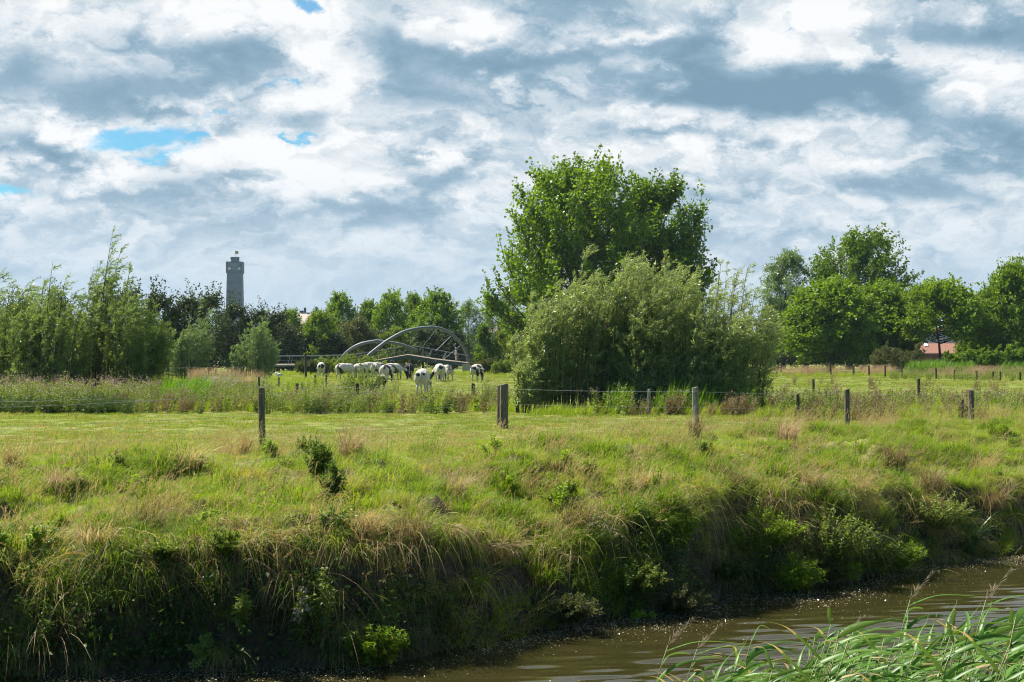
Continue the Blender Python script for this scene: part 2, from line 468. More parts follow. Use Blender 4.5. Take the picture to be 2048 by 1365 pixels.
M['pasture'] = leaf_mat('pasture_blade', (0.140, 0.225, 0.016), (0.285, 0.360, 0.042), 0.47, 0.5, 0.25, (1.15, 1.1, 0.45),
                        dry=(0.330, 0.285, 0.115), patch=(0.6, 0.47, 0.66, 0.25))
M['dry'] = leaf_mat('dry_blade', (0.300, 0.235, 0.095), (0.540, 0.440, 0.215), 0.40, 0.5, 0.25, (1.1, 1.0, 0.7))
M['dry_dark'] = leaf_mat('dry_dark_blade', (0.135, 0.105, 0.046), (0.300, 0.240, 0.115), 0.3, 0.6, 0.2, (1.1, 1.0, 0.7))
M['lip_dry'] = leaf_mat('lip_dry_blade', (0.230, 0.165, 0.070), (0.500, 0.385, 0.180), 0.42, 0.6, 0.2, (1.1, 1.0, 0.7))
M['pink_dry'] = leaf_mat('pale_dry_blade', (0.330, 0.225, 0.140), (0.480, 0.350, 0.220), 0.38, 0.5, 0.25, (1.1, 1.0, 0.8))
M['weed'] = leaf_mat('weed_leaf', (0.110, 0.190, 0.024), (0.270, 0.345, 0.070), 0.40, 0.5, 0.3)
M['weed_dark'] = leaf_mat('dark_weed_leaf', (0.032, 0.075, 0.014), (0.080, 0.140, 0.026), 0.35, 0.5, 0.3)
M['nettle'] = leaf_mat('nettle_leaf', (0.055, 0.125, 0.016), (0.130, 0.225, 0.030), 0.46, 0.5, 0.25)
M['weed_bright'] = leaf_mat('bright_weed_leaf', (0.140, 0.260, 0.012), (0.290, 0.420, 0.030), 0.50, 0.45, 0.3)
M['yellow_leaf'] = leaf_mat('yellowing_leaf', (0.420, 0.330, 0.020), (0.560, 0.440, 0.030), 0.4, 0.5, 0.3, (1.1, 1.0, 0.5))
M['sedge'] = leaf_mat('sedge_blade', (0.030, 0.085, 0.020), (0.070, 0.150, 0.030), 0.38, 0.35, 0.45)
M['reed'] = leaf_mat('reed_leaf', (0.045, 0.125, 0.014), (0.125, 0.255, 0.028), 0.44, 0.42, 0.38, (1.25, 1.2, 0.4), back=(0.085, 0.150, 0.060))
M['green_reed'] = leaf_mat('green_reed_blade', (0.080, 0.190, 0.012), (0.150, 0.280, 0.020), 0.45, 0.4, 0.3)
M['flower'] = leaf_mat('thistle_down', (0.36, 0.28, 0.22), (0.60, 0.50, 0.42), 0.3, 0.8, 0.1, (1, 1, 1))
M['pink_flower'] = leaf_mat('pink_flower_head', (0.36, 0.20, 0.20), (0.55, 0.36, 0.34), 0.3, 0.8, 0.1, (1, 1, 1))
M['seed'] = leaf_mat('seed_head', (0.22, 0.16, 0.11), (0.36, 0.28, 0.20), 0.3, 0.8, 0.1, (1, 1, 1))
M['stalk'] = plain('weed_stalk', (0.13, 0.12, 0.05), 0.8, 0.2, var=(0.20, 0.15, 0.08), scale=9)
M['red_stalk'] = plain('red_stalk', (0.22, 0.07, 0.035), 0.7, 0.25, var=(0.14, 0.06, 0.03), scale=12)
M['dry_stalk'] = plain('dry_stalk', (0.36, 0.27, 0.15), 0.8, 0.2, var=(0.24, 0.17, 0.09), scale=9)
M['reed_stem'] = plain('reed_stem', (0.16, 0.21, 0.06), 0.5, 0.35, var=(0.26, 0.24, 0.10), scale=5)
M['bark'] = bark('bark', (0.060, 0.050, 0.038), (0.135, 0.118, 0.095))
M['bark_pale'] = bark('pale_bark', (0.130, 0.120, 0.100), (0.230, 0.215, 0.185))
M['bark_dark'] = bark('dark_bark', (0.030, 0.026, 0.020), (0.070, 0.058, 0.044))
M['willow_bark'] = bark('willow_stem', (0.075, 0.072, 0.040), (0.130, 0.115, 0.075))
M['post'] = bark('weathered_post', (0.085, 0.068, 0.048), (0.185, 0.155, 0.115), 26)
M['post_grey'] = bark('grey_post', (0.150, 0.140, 0.115), (0.270, 0.250, 0.210), 26)
M['post_dark'] = bark('dark_post', (0.040, 0.032, 0.024), (0.095, 0.076, 0.056), 26)
M['wire'] = plain('fence_wire', (0.30, 0.31, 0.32), 0.65, 0.2, 0.0, var=(0.20, 0.19, 0.18), scale=4)
M['steel'] = plain('painted_steel', (0.165, 0.185, 0.21), 0.5, 0.3, 0.0, var=(0.14, 0.16, 0.185), scale=0.9)
M['galv'] = plain('galvanised_rail', (0.30, 0.32, 0.34), 0.5, 0.4, 0.2, var=(0.24, 0.26, 0.28), scale=1.2)
M['deck_wood'] = plain('deck_boards', (0.30, 0.235, 0.185), 0.8, 0.2, var=(0.21, 0.165, 0.13), scale=5)
M['girder'] = plain('dark_girder', (0.085, 0.105, 0.125), 0.55, 0.4, var=(0.06, 0.07, 0.085), scale=1.5)
M['concrete'] = plain('concrete', (0.42, 0.40, 0.37), 0.85, 0.2, var=(0.33, 0.31, 0.29), scale=2.0)
M['rust'] = plain('rusty_steel', (0.30, 0.10, 0.045), 0.85, 0.2, var=(0.20, 0.075, 0.04), scale=6)
M['stone'] = plain('tower_stone', (0.095, 0.112, 0.175), 0.85, 0.2, var=(0.075, 0.09, 0.145), scale=0.25)  # the blue of distant haze is put into the stone colour
M['stone_dark'] = plain('tower_trim', (0.060, 0.072, 0.115), 0.85, 0.2, var=(0.065, 0.075, 0.105), scale=0.4)  # trim carries the same haze blue in its colour
M['glass'] = plain('window_glass', (0.10, 0.16, 0.17), 0.12, 0.6)
M['shine'] = plain('bright_glass', (0.75, 0.80, 0.84), 0.25, 0.6)
M['flag_yellow'] = plain('flag_cloth_yellow', (0.72, 0.45, 0.05), 0.8, 0.2)
M['flag_black'] = plain('flag_cloth_black', (0.03, 0.03, 0.03), 0.8, 0.2)
M['skin'] = plain('skin', (0.55, 0.34, 0.25), 0.6, 0.3)
M['cloth_pale'] = plain('pale_shirt', (0.70, 0.68, 0.66), 0.85, 0.2)
M['cloth_beige'] = plain('beige_trousers', (0.55, 0.48, 0.40), 0.85, 0.2)
M['cloth_blue'] = plain('grey_blue_hat', (0.28, 0.33, 0.42), 0.85, 0.2)
M['gull_white'] = plain('gull_white', (0.80, 0.80, 0.80), 0.8, 0.2)
M['gull_grey'] = plain('gull_grey', (0.34, 0.36, 0.40), 0.8, 0.2)
M['brick'] = plain('brick', (0.24, 0.10, 0.075), 0.85, 0.2, var=(0.17, 0.075, 0.06), scale=3)
M['white_paint'] = plain('white_paint', (0.78, 0.78, 0.76), 0.6, 0.3)
M['solar'] = plain('solar_glass', (0.030, 0.036, 0.055), 0.2, 0.5, var=(0.045, 0.05, 0.07), scale=0.7)


def roof_mat(name, a, b):
    m, t = new_mat(name)
    tc = t.node('ShaderNodeTexCoord')
    br = t.node('ShaderNodeTexBrick'); t.l.new(t.vec('MULTIPLY', tc.outputs['Object'], (1, 1, 1)), br.inputs['Vector'])
    br.inputs['Scale'].default_value = 3.2; br.inputs['Color1'].default_value = (*a, 1); br.inputs['Color2'].default_value = (*b, 1)
    br.inputs['Mortar'].default_value = (*[c * 0.55 for c in b], 1); br.inputs['Mortar Size'].default_value = 0.03
    n = t.noise(tc.outputs['Object'], 0.9, 5).outputs[0]
    c = t.mix(t.smooth(n, 0.4, 0.7, 0, 0.35), br.outputs[0], [x * 0.7 for x in a])
    p = bsdf(t, c, 0.8, 0.2); finish(t, p.outputs[0]); return m
M['tiles'] = roof_mat('clay_tiles', (0.48, 0.24, 0.17), (0.38, 0.185, 0.13))
M['pale_tiles'] = roof_mat('pale_tiles', (0.55, 0.44, 0.40), (0.48, 0.38, 0.34))


def ground_mat():
    m, t = new_mat('meadow_ground')
    ge = t.node('ShaderNodeNewGeometry')
    pos = ge.outputs['Position']
    n1 = t.noise(pos, 0.42, 5, 0.62).outputs[0]
    n2 = t.noise(pos, 2.6, 6, 0.65).outputs[0]
    n3 = t.noise(pos, 0.06, 4, 0.6).outputs[0]
    c = t.mix(t.smooth(n2, 0.35, 0.65), (0.070, 0.110, 0.014), (0.195, 0.225, 0.042))
    v = t.math('MULTIPLY_ADD', n2, 0.5, t.math('MULTIPLY', n1, 0.6))
    c = t.mix(t.smooth(v, 0.54, 0.70, 0, 0.8), c, (0.255, 0.205, 0.090))
    c = t.mix(t.smooth(n3, 0.45, 0.65, 0, 0.35), c, (0.200, 0.200, 0.060))
    sp = t.node('ShaderNodeSeparateXYZ'); t.l.new(ge.outputs['True Normal'], sp.inputs[0])
    soil = t.mix(t.smooth(t.noise(pos, 5.0, 6, 0.65).outputs[0], 0.35, 0.7), (0.045, 0.033, 0.021), (0.130, 0.098, 0.066))
    sz = t.node('ShaderNodeSeparateXYZ'); t.l.new(pos, sz.inputs[0])
    steep = t.smooth(t.math('MULTIPLY_ADD', t.math('SUBTRACT', n2, 0.5), 0.5, sp.outputs[2]), 0.55, 0.85)
    steep = t.math('MULTIPLY', steep, t.smooth(sz.outputs[2], -0.75, -0.35))
    c = t.mix(steep, soil, c)
    b = bsdf(t, c, 0.9, 0.15)
    bn = t.node('ShaderNodeBump'); bn.inputs['Strength'].default_value = 0.8; bn.inputs['Distance'].default_value = 0.08
    t.l.new(t.noise(pos, 9.0, 6, 0.7).outputs[0], bn.inputs['Height']); t.l.new(bn.outputs[0], b.inputs['Normal'])
    finish(t, b.outputs[0]); return m
M['ground'] = ground_mat()


def water_mat():
    m, t = new_mat('river_water')
    ge = t.node('ShaderNodeNewGeometry')
    n = t.noise(ge.outputs['Position'], 0.5, 4, 0.6).outputs[0]
    c = t.mix(n, (0.020, 0.019, 0.006), (0.034, 0.030, 0.010))
    b = bsdf(t, c, 0.03, 0.5); b.inputs['IOR'].default_value = 1.333
    bn = t.node('ShaderNodeBump'); bn.inputs['Strength'].default_value = 0.25; bn.inputs['Distance'].default_value = 0.006
    mp = t.vec('MULTIPLY', ge.outputs['Position'], (1.2, 4.5, 1.0))
    t.l.new(t.noise(mp, 3.0, 4, 0.55).outputs[0], bn.inputs['Height']); t.l.new(bn.outputs[0], b.inputs['Normal'])
    finish(t, b.outputs[0]); return m
M['water'] = water_mat()

# ------------------------------------------------------------------ the setting: ground and river
def grid_quads(r, c):
    i = np.arange(r * c).reshape(r, c)
    return np.stack([i[:-1, :-1], i[:-1, 1:], i[1:, 1:], i[1:, :-1]], -1).reshape(-1, 4)

def build_ground():
    a = np.linspace(-1, 1, 560); sa = np.sign(a) * np.abs(a) ** 1.6
    rowsX, rowsY = [], []
    for yy in np.concatenate([[-200, -120, -50, -20], np.linspace(-8, 7, 24)]):
        X = 60 * sa; rowsX.append(X); rowsY.append(np.full_like(X, yy))
    for q in np.linspace(0.05, 1, 14):
        X = 60 * sa; e = edge(X); rowsX.append(X); rowsY.append(7.2 + (e - 0.4 - 7.2) * q)
    ts = np.concatenate([np.arange(-0.36, 1.0, 0.04), np.arange(1.0, 13, 0.1), np.arange(13, 60, 0.5), np.arange(60, 300, 4), np.geomspace(310, 2150, 18)])
    for t_ in ts:
        X = max(60, 0.9 * (18 + t_)) * sa; rowsX.append(X); rowsY.append(edge(X) + t_)
    X = np.array(rowsX); Y = np.array(rowsY); Z = gz(X.ravel(), Y.ravel()).reshape(X.shape)
    V = np.stack([X, Y, Z], -1).reshape(-1, 3)
    me = make_mesh('ground', V, grid_quads(*X.shape), mats=[M['ground']], smooth=True)
    tag(link('ground', me), kind='structure')
build_ground()

def build_water():
    xs = np.concatenate([np.linspace(-58, -9, 12), np.arange(-8.9, 16, 0.11), np.linspace(16.5, 58, 16)])
    ys = np.concatenate([np.linspace(6.5, 12.5, 8), np.arange(12.6, 33, 0.04), np.linspace(33.4, 46, 10)])
    X, Y = np.meshgrid(xs, ys)
    amp = 0.35 + 1.3 * sstep(-0.25, 0.35, fbm(X * 0.16, Y * 0.30, 77, 3)) 
    e = edge(X); away = sstep(0.3, 5.0, e - Y)
    wob = 1.6 * fbm(X * 0.28, Y * 0.5, 81, 3)
    Z = np.zeros_like(X)
    rng = np.random.default_rng(4)
    for lam, s_ in ((0.62, 0.045), (0.41, 0.06), (0.29, 0.06), (0.21, 0.045)):
        for k in range(2):
            ang = rng.normal(0, 0.16) - 0.10
            kk = 2 * np.pi / lam
            Z += s_ / kk * np.sin(kk * (Y * math.cos(ang) + X * math.sin(ang)) + rng.uniform(0, 6.28) + wob * 3.0 * (0.4 / lam))
    Z = WATER_Z + Z * amp * (0.25 + 1.25 * away)
    V = np.stack([X, Y, Z], -1).reshape(-1, 3)
    tag(link('water', make_mesh('water', V, grid_quads(*X.shape), mats=[M['water']], smooth=True)), kind='structure')
build_water()

# ------------------------------------------------------------------ scattering (only for what nobody could count)
def proto_collection(name, meshes):
    col = bpy.data.collections.new(name)
    for i, me in enumerate(meshes):
        o = bpy.data.objects.new('%s_%02d' % (name, i), me); col.objects.link(o)
    return col
def scatter(name, label, cat, col, nproto, P, spin, tilt, scl, seed, kind='stuff'):
    """one object: plants of col set on the points P; tilt = lean towards the river (about X)"""
    n = len(P); rng = np.random.default_rng(seed)
    me = bpy.data.meshes.new(name); me.vertices.add(n); me.vertices.foreach_set('co', np.asarray(P, np.float32).ravel())
    # R = Rx(tilt) Rz(spin)  ->  Euler XYZ
    cz, sz, ct, st = np.cos(spin), np.sin(spin), np.cos(tilt), np.sin(tilt)
    r00, r10, r20 = cz, ct * sz, st * sz
    r21, r22 = st * cz, ct
    ey = np.arcsin(np.clip(-r20, -1, 1)); ex = np.arctan2(r21, r22); ez = np.arctan2(r10, r00)
    a = me.attributes.new('rot', 'FLOAT_VECTOR', 'POINT'); a.data.foreach_set('vector', np.stack([ex, ey, ez], -1).astype(np.float32).ravel())
    a = me.attributes.new('scl', 'FLOAT', 'POINT'); a.data.foreach_set('value', np.broadcast_to(np.asarray(scl, np.float32), (n,)).copy())
    a = me.attributes.new('idx', 'INT', 'POINT'); a.data.foreach_set('value', rng.integers(0, nproto, n).astype(np.int32))
    me.update()
    o = link(name, me)
    g = bpy.data.node_groups.new(name + '_nodes', 'GeometryNodeTree')
    g.interface.new_socket('Geometry', in_out='INPUT', socket_type='NodeSocketGeometry')
    g.interface.new_socket('Geometry', in_out='OUTPUT', socket_type='NodeSocketGeometry')
    N = g.nodes; L = g.links
    gi = N.new('NodeGroupInput'); go = N.new('NodeGroupOutput')
    ip = N.new('GeometryNodeInstanceOnPoints'); ci = N.new('GeometryNodeCollectionInfo')
    ci.inputs['Collection'].default_value = col; ci.inputs['Separate Children'].default_value = True; ci.inputs['Reset Children'].default_value = True
    def named(nm, typ):
        x = N.new('GeometryNodeInputNamedAttribute'); x.data_type = typ; x.inputs['Name'].default_value = nm
        return [s for s in x.outputs if s.enabled and s.name == 'Attribute'][0]
    L.new(gi.outputs[0], ip.inputs['Points']); L.new(ci.outputs[0], ip.inputs['Instance'])
    ip.inputs['Pick Instance'].default_value = True
    L.new(named('idx', 'INT'), ip.inputs['Instance Index'])
    e2r = N.new('FunctionNodeEulerToRotation'); L.new(named('rot', 'FLOAT_VECTOR'), e2r.inputs[0]); L.new(e2r.outputs[0], ip.inputs['Rotation'])
    L.new(named('scl', 'FLOAT'), ip.inputs['Scale'])
    L.new(ip.outputs[0], go.inputs[0])
    md = o.modifiers.new('scatter', 'NODES'); md.node_group = g
    return tag(o, label, cat, kind=kind)


def tuft_geo(rng, n, L, spread, width, droop, wind=0.0, S=5, m=0, geo=None, lean=None, tint=None, base=(0, 0, 0), out=0.45):
    """a tuft of arching blades"""
    g = geo or Geo()
    an = rng.uniform(0, 2 * np.pi, n); r = spread * np.sqrt(rng.uniform(0, 1, n))
    b = np.stack([np.cos(an) * r, np.sin(an) * r, np.zeros(n)], -1) + np.asarray(base)
    an2 = an + rng.normal(0, 0.9, n)
    o = np.stack([np.cos(an2), np.sin(an2), np.zeros(n)], -1) * rng.uniform(0.05, 1.0, n)[:, None] * out
    if lean is not None: o = o + np.asarray(lean)
    o[:, 0] += wind
    ln = L * rng.uniform(0.45, 1.1, n)
    t = np.linspace(0, 1, S)
    dr = droop * rng.uniform(0.3, 1.4, n)
    P = b[:, None, :] + ln[:, None, None] * (t[None, :, None] * np.array([0, 0, 1.0]) + (t[None, :, None] ** 1.7) * o[:, None, :] - (t[None, :, None] ** 3) * np.array([0, 0, 1.0]) * dr[:, None, None])
    W = width * rng.uniform(0.7, 1.3, n)[:, None] * (1 - t[None, :] ** 2 * 0.92)
    side = unit(np.stack([-np.sin(an2), np.cos(an2), rng.normal(0, .3, n)], -1))
    g.blades(P, W, side, m, rng.uniform(0, 1, n) if tint is None else np.full(n, tint))
    return g

rngG = np.random.default_rng(11)
grass_protos = [tuft_geo(rngG, 90, rngG.uniform(0.24, 0.40), 0.21, 0.0075, 0.7, 0.12, 6, out=.8).mesh('grass_tuft', [M['grass']]) for _ in range(7)]
def wisp(rng, n, L, m_st=0, m_hd=1, wind=0.35, geo=None, sp=0.16, heads=True):
    """thin flowering grass stalks with a feathery head"""
    g = geo or Geo()
    an = rng.uniform(0, 6.28, n); r = sp * np.sqrt(rng.uniform(0, 1, n))
    b = np.stack([np.cos(an) * r, np.sin(an) * r, np.zeros(n)], -1)
    o = np.stack([np.cos(an), np.sin(an), 0 * an], -1) * rng.uniform(0.0, 0.35, n)[:, None]; o[:, 0] += wind * rng.uniform(.3, 1.2, n)
    t = np.linspace(0, 1, 6); ln = L * rng.uniform(.6, 1.1, n)
    P = b[:, None] + ln[:, None, None] * (t[None, :, None] * np.array([0, 0, 1.]) + (t ** 2)[None, :, None] * o[:, None] - (t ** 4)[None, :, None] * np.array([0, 0, .15]))
    g.blades(P, np.broadcast_to(0.006 * (1 - .5 * t), (n, 6)), unit(np.stack([np.cos(an), np.sin(an), 0 * an], -1)), m_st, rng.uniform(0, 1, n))
    if heads:
        for k in range(7):
            f = 0.74 + 0.26 * k / 6
            c = P[:, 4] + (P[:, 5] - P[:, 4]) * ((f - .8) / .2)
            g.leaves(c, unit(P[:, 5] - P[:, 4]) + rng.normal(0, .35, (n, 3)), rdir(rng, n), 0.05, 0.010, m_hd, rng.uniform(0, 1, n))
    return g
dry_protos = []
for _ in range(5):
    g = tuft_geo(rngG, 34, rngG.uniform(0.35, 0.55), 0.20, 0.009, 0.6, 0.22, 5)
    wisp(rngG, 9, rngG.uniform(0.55, 0.8), 0, 0, geo=g)
    dry_protos.append(g.mesh('dry_tuft', [M['dry']]))
droop_protos = []
for _ in range(5):
    g = Geo(); n = 46
    b = np.stack([rngG.uniform(-.28, .28, n), rngG.uniform(-.06, .12, n), rngG.uniform(-.05, .05, n)], -1)
    o = np.stack([rngG.normal(0.05, .46, n), -rngG.uniform(.15, .75, n), 0 * b[:, 0]], -1)
    t = np.linspace(0, 1, 7); ln = rngG.uniform(.4, 1.05, n)
    P = b[:, None] + ln[:, None, None] * ((t - 1.75 * t ** 2)[None, :, None] * np.array([0, 0, .62]) * rngG.uniform(.5, 1.5, n)[:, None, None] + (t ** 0.9)[None, :, None] * o[:, None])
    g.blades(P, 0.010 * (1 - .9 * t ** 2)[None] * rngG.uniform(.6, 1.3, n)[:, None], unit(np.stack([np.ones(n), rngG.normal(0, .4, n), rngG.normal(0, .3, n)], -1)), (0), rngG.uniform(0, 1, n))
    g.m[-1] = np.repeat((rngG.uniform(0, 1, n) < .35).astype(int), 6)
    droop_protos.append(g.mesh('overhanging_grass', [M['lip_dry'], M['grass']]))
past_protos = [tuft_geo(rngG, 70, rngG.uniform(0.07, 0.12), 0.34, 0.012, 0.35, 0.2, 4).mesh('pasture_tuft', [M['pasture']]) for _ in range(5)]
wallweed_protos = []
for _ in range(5):
    g = Geo(); n = 60
    c = rngG.normal(0, 1, (n, 3)) * np.array([.22, .10, .26])
    g.leaves(c, rdir(rngG, n) + np.array([0, -.4, -.2]), rdir(rngG, n) + np.array([0, -.6, .6]), rngG.uniform(.05, .10, n), rngG.uniform(.03, .055, n), 0, rngG.uniform(0, 1, n))
    tuft_geo(rngG, 12, .4, .2, .008, .9, .1, 5, 0, g, (0, -.3, 0))
    wallweed_protos.append(g.mesh('bank_weed', [M['weed_dark']]))


def pts_bank(n, x0, x1, t0, t1, seed, dens=None):
    rng = np.random.default_rng(seed)
    x = rng.uniform(x0, x1, n); t = rng.uniform(t0, t1, n)
    y = edge(x) + t
    if dens is not None:
        k = rng.uniform(0, 1, n) < dens(x, y, t); x, y, t = x[k], y[k], t[k]
    return x, y, t, rng

def bez(p0, p1, p2, S):
    t = np.linspace(0, 1, S)[None, :, None]
    return (1 - t) ** 2 * p0[:, None] + 2 * t * (1 - t) * p1[:, None] + t ** 2 * p2[:, None]
def herb(rng, H, R, n, leafL, leafW, per=26, spread=.6, wind=.10, back=0.0, lo=.05, leafy=.6):
    """leafy herb / young shrub: stems and leaves apart"""
    st = Geo(); lv = Geo()
    a = rng.uniform(0, 6.28, n); r = np.sqrt(rng.uniform(0, 1, n))
    b = np.stack([np.cos(a) * r * R * .35, np.sin(a) * r * R * .3, 0 * a], -1)
    e = np.stack([np.cos(a) * r * R + wind, np.sin(a) * r * R * spread - back, H * (1 - .45 * r ** 2) * rng.uniform(.7, 1.05, n)], -1)
    B = bez(b, b * .55 + e * .45 + np.array([0, 0, H * .12]), e, 8)
    st.tubes(B, np.full((n, 1), .007) * np.linspace(1, .4, 8)[None], 4)
    m = n * per; bi = np.repeat(np.arange(n), per); t = lo + (1 - lo) * rng.uniform(0, 1, m) ** .8
    f = t * 7; i0 = np.clip(f.astype(int), 0, 6); fr = (f - i0)[:, None]
    c = B[bi, i0] * (1 - fr) + B[bi, i0 + 1] * fr + rng.normal(0, .02, (m, 3)) * leafy
    d = rdir(rng, m); d[:, 2] = d[:, 2] * .5 + .15
    L = leafL * rng.uniform(.6, 1.25, m) * (1.15 - .5 * t)
    lv.leaves(c, d, rdir(rng, m) * .6 + np.array([0, 0, .9]), L, L * leafW, 0, rng.uniform(0, 1, m))
    return st, lv, B
def meadow():
    cg = proto_collection('grass_tuft', grass_protos); cd = proto_collection('dry_tuft', dry_protos)
    co = proto_collection('overhanging_grass', droop_protos); cp = proto_collection('pasture_tuft', past_protos)
    cw = proto_collection('bank_weed', wallweed_protos)
    x, y, t, rng = pts_bank(11000, -10, 19, 0.12, 15, 1, lambda x, y, t: np.clip(1.15 - 0.085 * np.maximum(t - 7, 0), 0.25, 1))
    z = gz(x, y); n = len(x)
    lush = (0.52 + 1.35 * np.clip(fbm(x * .8, y * .8, 91, 3) + .2, 0, 1)) * rng.uniform(.75, 1.2, n)
    scatter('grass', 'long lush green grass covering the top and slope of the river bank', 'grass', cg, 7, np.stack([x, y, z - .02], -1), rng.uniform(-3.1, 3.1, n) * 0.5,
            np.where(t < 1.6, 0.55 * (1.6 - t), 0) + rng.normal(0, .12, n), lush * np.where(t > 8, .72, 1.0), 2)
    # dry grass in patches
    x, y, t, rng = pts_bank(5200, -10, 19, 0.2, 14, 3, lambda x, y, t: np.clip(.8 * sstep(0.10, .22, fbm(x * .9 + 4, y * .9, 95, 3)) + .03 + .6 * sstep(2.6, .5, t) * (fbm(x * .8, t * .3, 46, 3) > -.02), 0, 1))
    z = gz(x, y); n = len(x)
    scatter('dry_grass', 'straw coloured dry grass patches among the green on the river bank', 'dry grass', cd, 5, np.stack([x, y, z - .03], -1), rng.uniform(-.9, .9, n),
            np.where(t < 1.5, 0.6 * (1.5 - t), 0) + rng.normal(0, .15, n), rng.uniform(.55, 1.05, n), 4)
    # darker lush clumps and loose pale stalks break the slope up
    cl = proto_collection('lush_clump', [tuft_geo(rngG, 150, rngG.uniform(.36, .5), .20, .009, .75, .06, 6, out=.9).mesh('lush_clump', [M['lush']]) for _ in range(4)])
    x, y, t, rng = pts_bank(5200, -10, 19, 0.2, 12, 13, lambda x, y, t: np.clip(2.4 * sstep(.05, .22, fbm(x * .9 + 9, y * .9, 97, 3)), .03, 1) * np.clip(1.2 - .07 * t, .2, 1))
    z = gz(x, y); n = len(x)
    scatter('lush_grass', 'darker lush green grass clumps standing out on the bank slope', 'grass', cl, 4, np.stack([x, y, z - .03], -1), rng.uniform(-3, 3, n), np.where(t < 1.6, .5 * (1.6 - t), 0) + rng.normal(0, .2, n), rng.uniform(.6, 1.35, n), 14)
    cs = proto_collection('loose_stalk', [wisp(rngG, 5, rngG.uniform(.55, .85), 0, 0, .35, None, .3).mesh('loose_stalk', [M['dry']]) for _ in range(5)])
    x, y, t, rng = pts_bank(950, -10, 19, 0.2, 13, 15)
    z = gz(x, y); n = len(x)
    scatter('dry_stalks', 'loose pale seeding stalks standing and leaning in the bank grass', 'dry grass', cs, 5, np.stack([x, y, z - .02], -1), rng.normal(0, .6, n), np.where(t < 1.5, .7 * (1.5 - t), 0) + rng.normal(0, .35, n), rng.uniform(.6, 1.15, n), 16)
    hp = []
    for lm in ('weed_bright', 'yellow_green', 'weed_bright', 'weed'):
        st, lv, B = herb(rngG, .34, .24, 12, .075, .5, 26); st.V += lv.V; st.Q += [q_ + st.n for q_ in lv.Q]; st.m += [m_ * 0 + 1 for m_ in lv.m]; st.t += lv.t; st.n += lv.n
        hp.append(st.mesh('bank_herb', [M['stalk'], M[lm]]))
    ch = proto_collection('bank_herb', hp)
    x, y, t, rng = pts_bank(900, -10, 18, .05, 9, 19, lambda x, y, t: np.clip(.10 + 3 * sstep(.04, .2, fbm(x * .7 + 3, y * .7, 99, 3)), .02, 1) * np.clip(1.25 - .16 * t, .10, 1))
    z = gz(x, y); n = len(x)
    scatter('bank_herbs', 'low broad-leaved green and yellowish weeds among the grass of the bank', 'weeds', ch, 4, np.stack([x, y, z - .01], -1), rng.uniform(-3, 3, n), np.where(t < 1.4, .7 * (1.4 - t), 0), rng.uniform(.6, 1.35, n), 20)
    # hanging over the edge and down the cut bank
    x, y, t, rng = pts_bank(2300, -10, 18, 0.12, 1.7, 5, lambda x, y, t: np.clip(.42 + 3.4 * fbm(x * 1.3, t * .5, 44, 3), .04, 1))
    z = gz(x, y); n = len(x)
    scatter('overhanging_grass', 'brown dry grass hanging down over the edge of the dark cut bank', 'dry grass', co, 5, np.stack([x, y, z + .02], -1), rng.normal(0, .7, n),
            rng.normal(0, .35, n), rng.uniform(.35, 1.1, n) ** 1.6, 6)
    x, y, t, rng = pts_bank(900, -10, 18, -.14, .30, 17, lambda x, y, t: np.clip(.45 + 2.4 * fbm(x * .8, t * 2, 48, 3), .05, 1))
    z = gz(x, y); k = (z > -1.85) & (z < -.55); x, y, z = x[k], y[k], z[k]; n = len(x)
    scatter('bank_face_grass', 'sparse drooping brown and green grass on the earth face of the bank', 'grass', co, 5, np.stack([x, y - .03, z], -1), rng.normal(0, .4, n), rng.normal(.2, .25, n), rng.uniform(.3, .75, n), 18)
    x, y, t, rng = pts_bank(2400, -10, 18, -0.16, 0.30, 7, lambda x, y, t: np.clip(.5 + 2.2 * fbm(x * .9, t * 2, 47, 3), .08, 1))
    z = gz(x, y); k = (z > WATER_Z + .12) & (z < -.75); x, y, z = x[k], y[k], z[k]; n = len(x)
    scatter('bank_weeds', 'dark creeping weeds clinging to the shaded earth face of the bank', 'weeds', cw, 5, np.stack([x, y - .04, z], -1), rng.normal(0, .5, n),
            rng.normal(.3, .3, n), rng.uniform(.5, 1.2, n), 8)
    # grazed pasture beyond
    rng = np.random.default_rng(9)
    def field(n, Y0, Y1):
        Y = np.sqrt(rng.uniform(Y0 ** 2, Y1 ** 2, n)); X = rng.uniform(-.43, .43, n) * Y; return X, Y
    X1, Y1 = field(11000, 28, 62); X2, Y2 = field(16000, 62, 165)
    X = np.concatenate([X1, X2]); Y = np.concatenate([Y1, Y2])
    k = Y - edge(X) > 9; X, Y = X[k], Y[k]; n = len(X)
    s = np.where(Y < 62, rng.uniform(.55, 1.1, n), rng.uniform(.9, 1.6, n)) * (0.75 + 1.0 * np.clip(fbm(X * .35, Y * .35, 61, 3) + .2, 0, 1))
    scatter('pasture_grass', 'short grazed bright green grass of the flat pasture', 'grass', cp, 5, np.stack([X, Y, gz(X, Y) - .015], -1), rng.uniform(-3.1, 3.1, n), rng.normal(0, .1, n), s, 10)
meadow()

# ------------------------------------------------------------------ trees
def bez(p0, p1, p2, S):
    t = np.linspace(0, 1, S)[None, :, None]
    return (1 - t) ** 2 * p0[:, None] + 2 * t * (1 - t) * p1[:, None] + t ** 2 * p2[:, None]

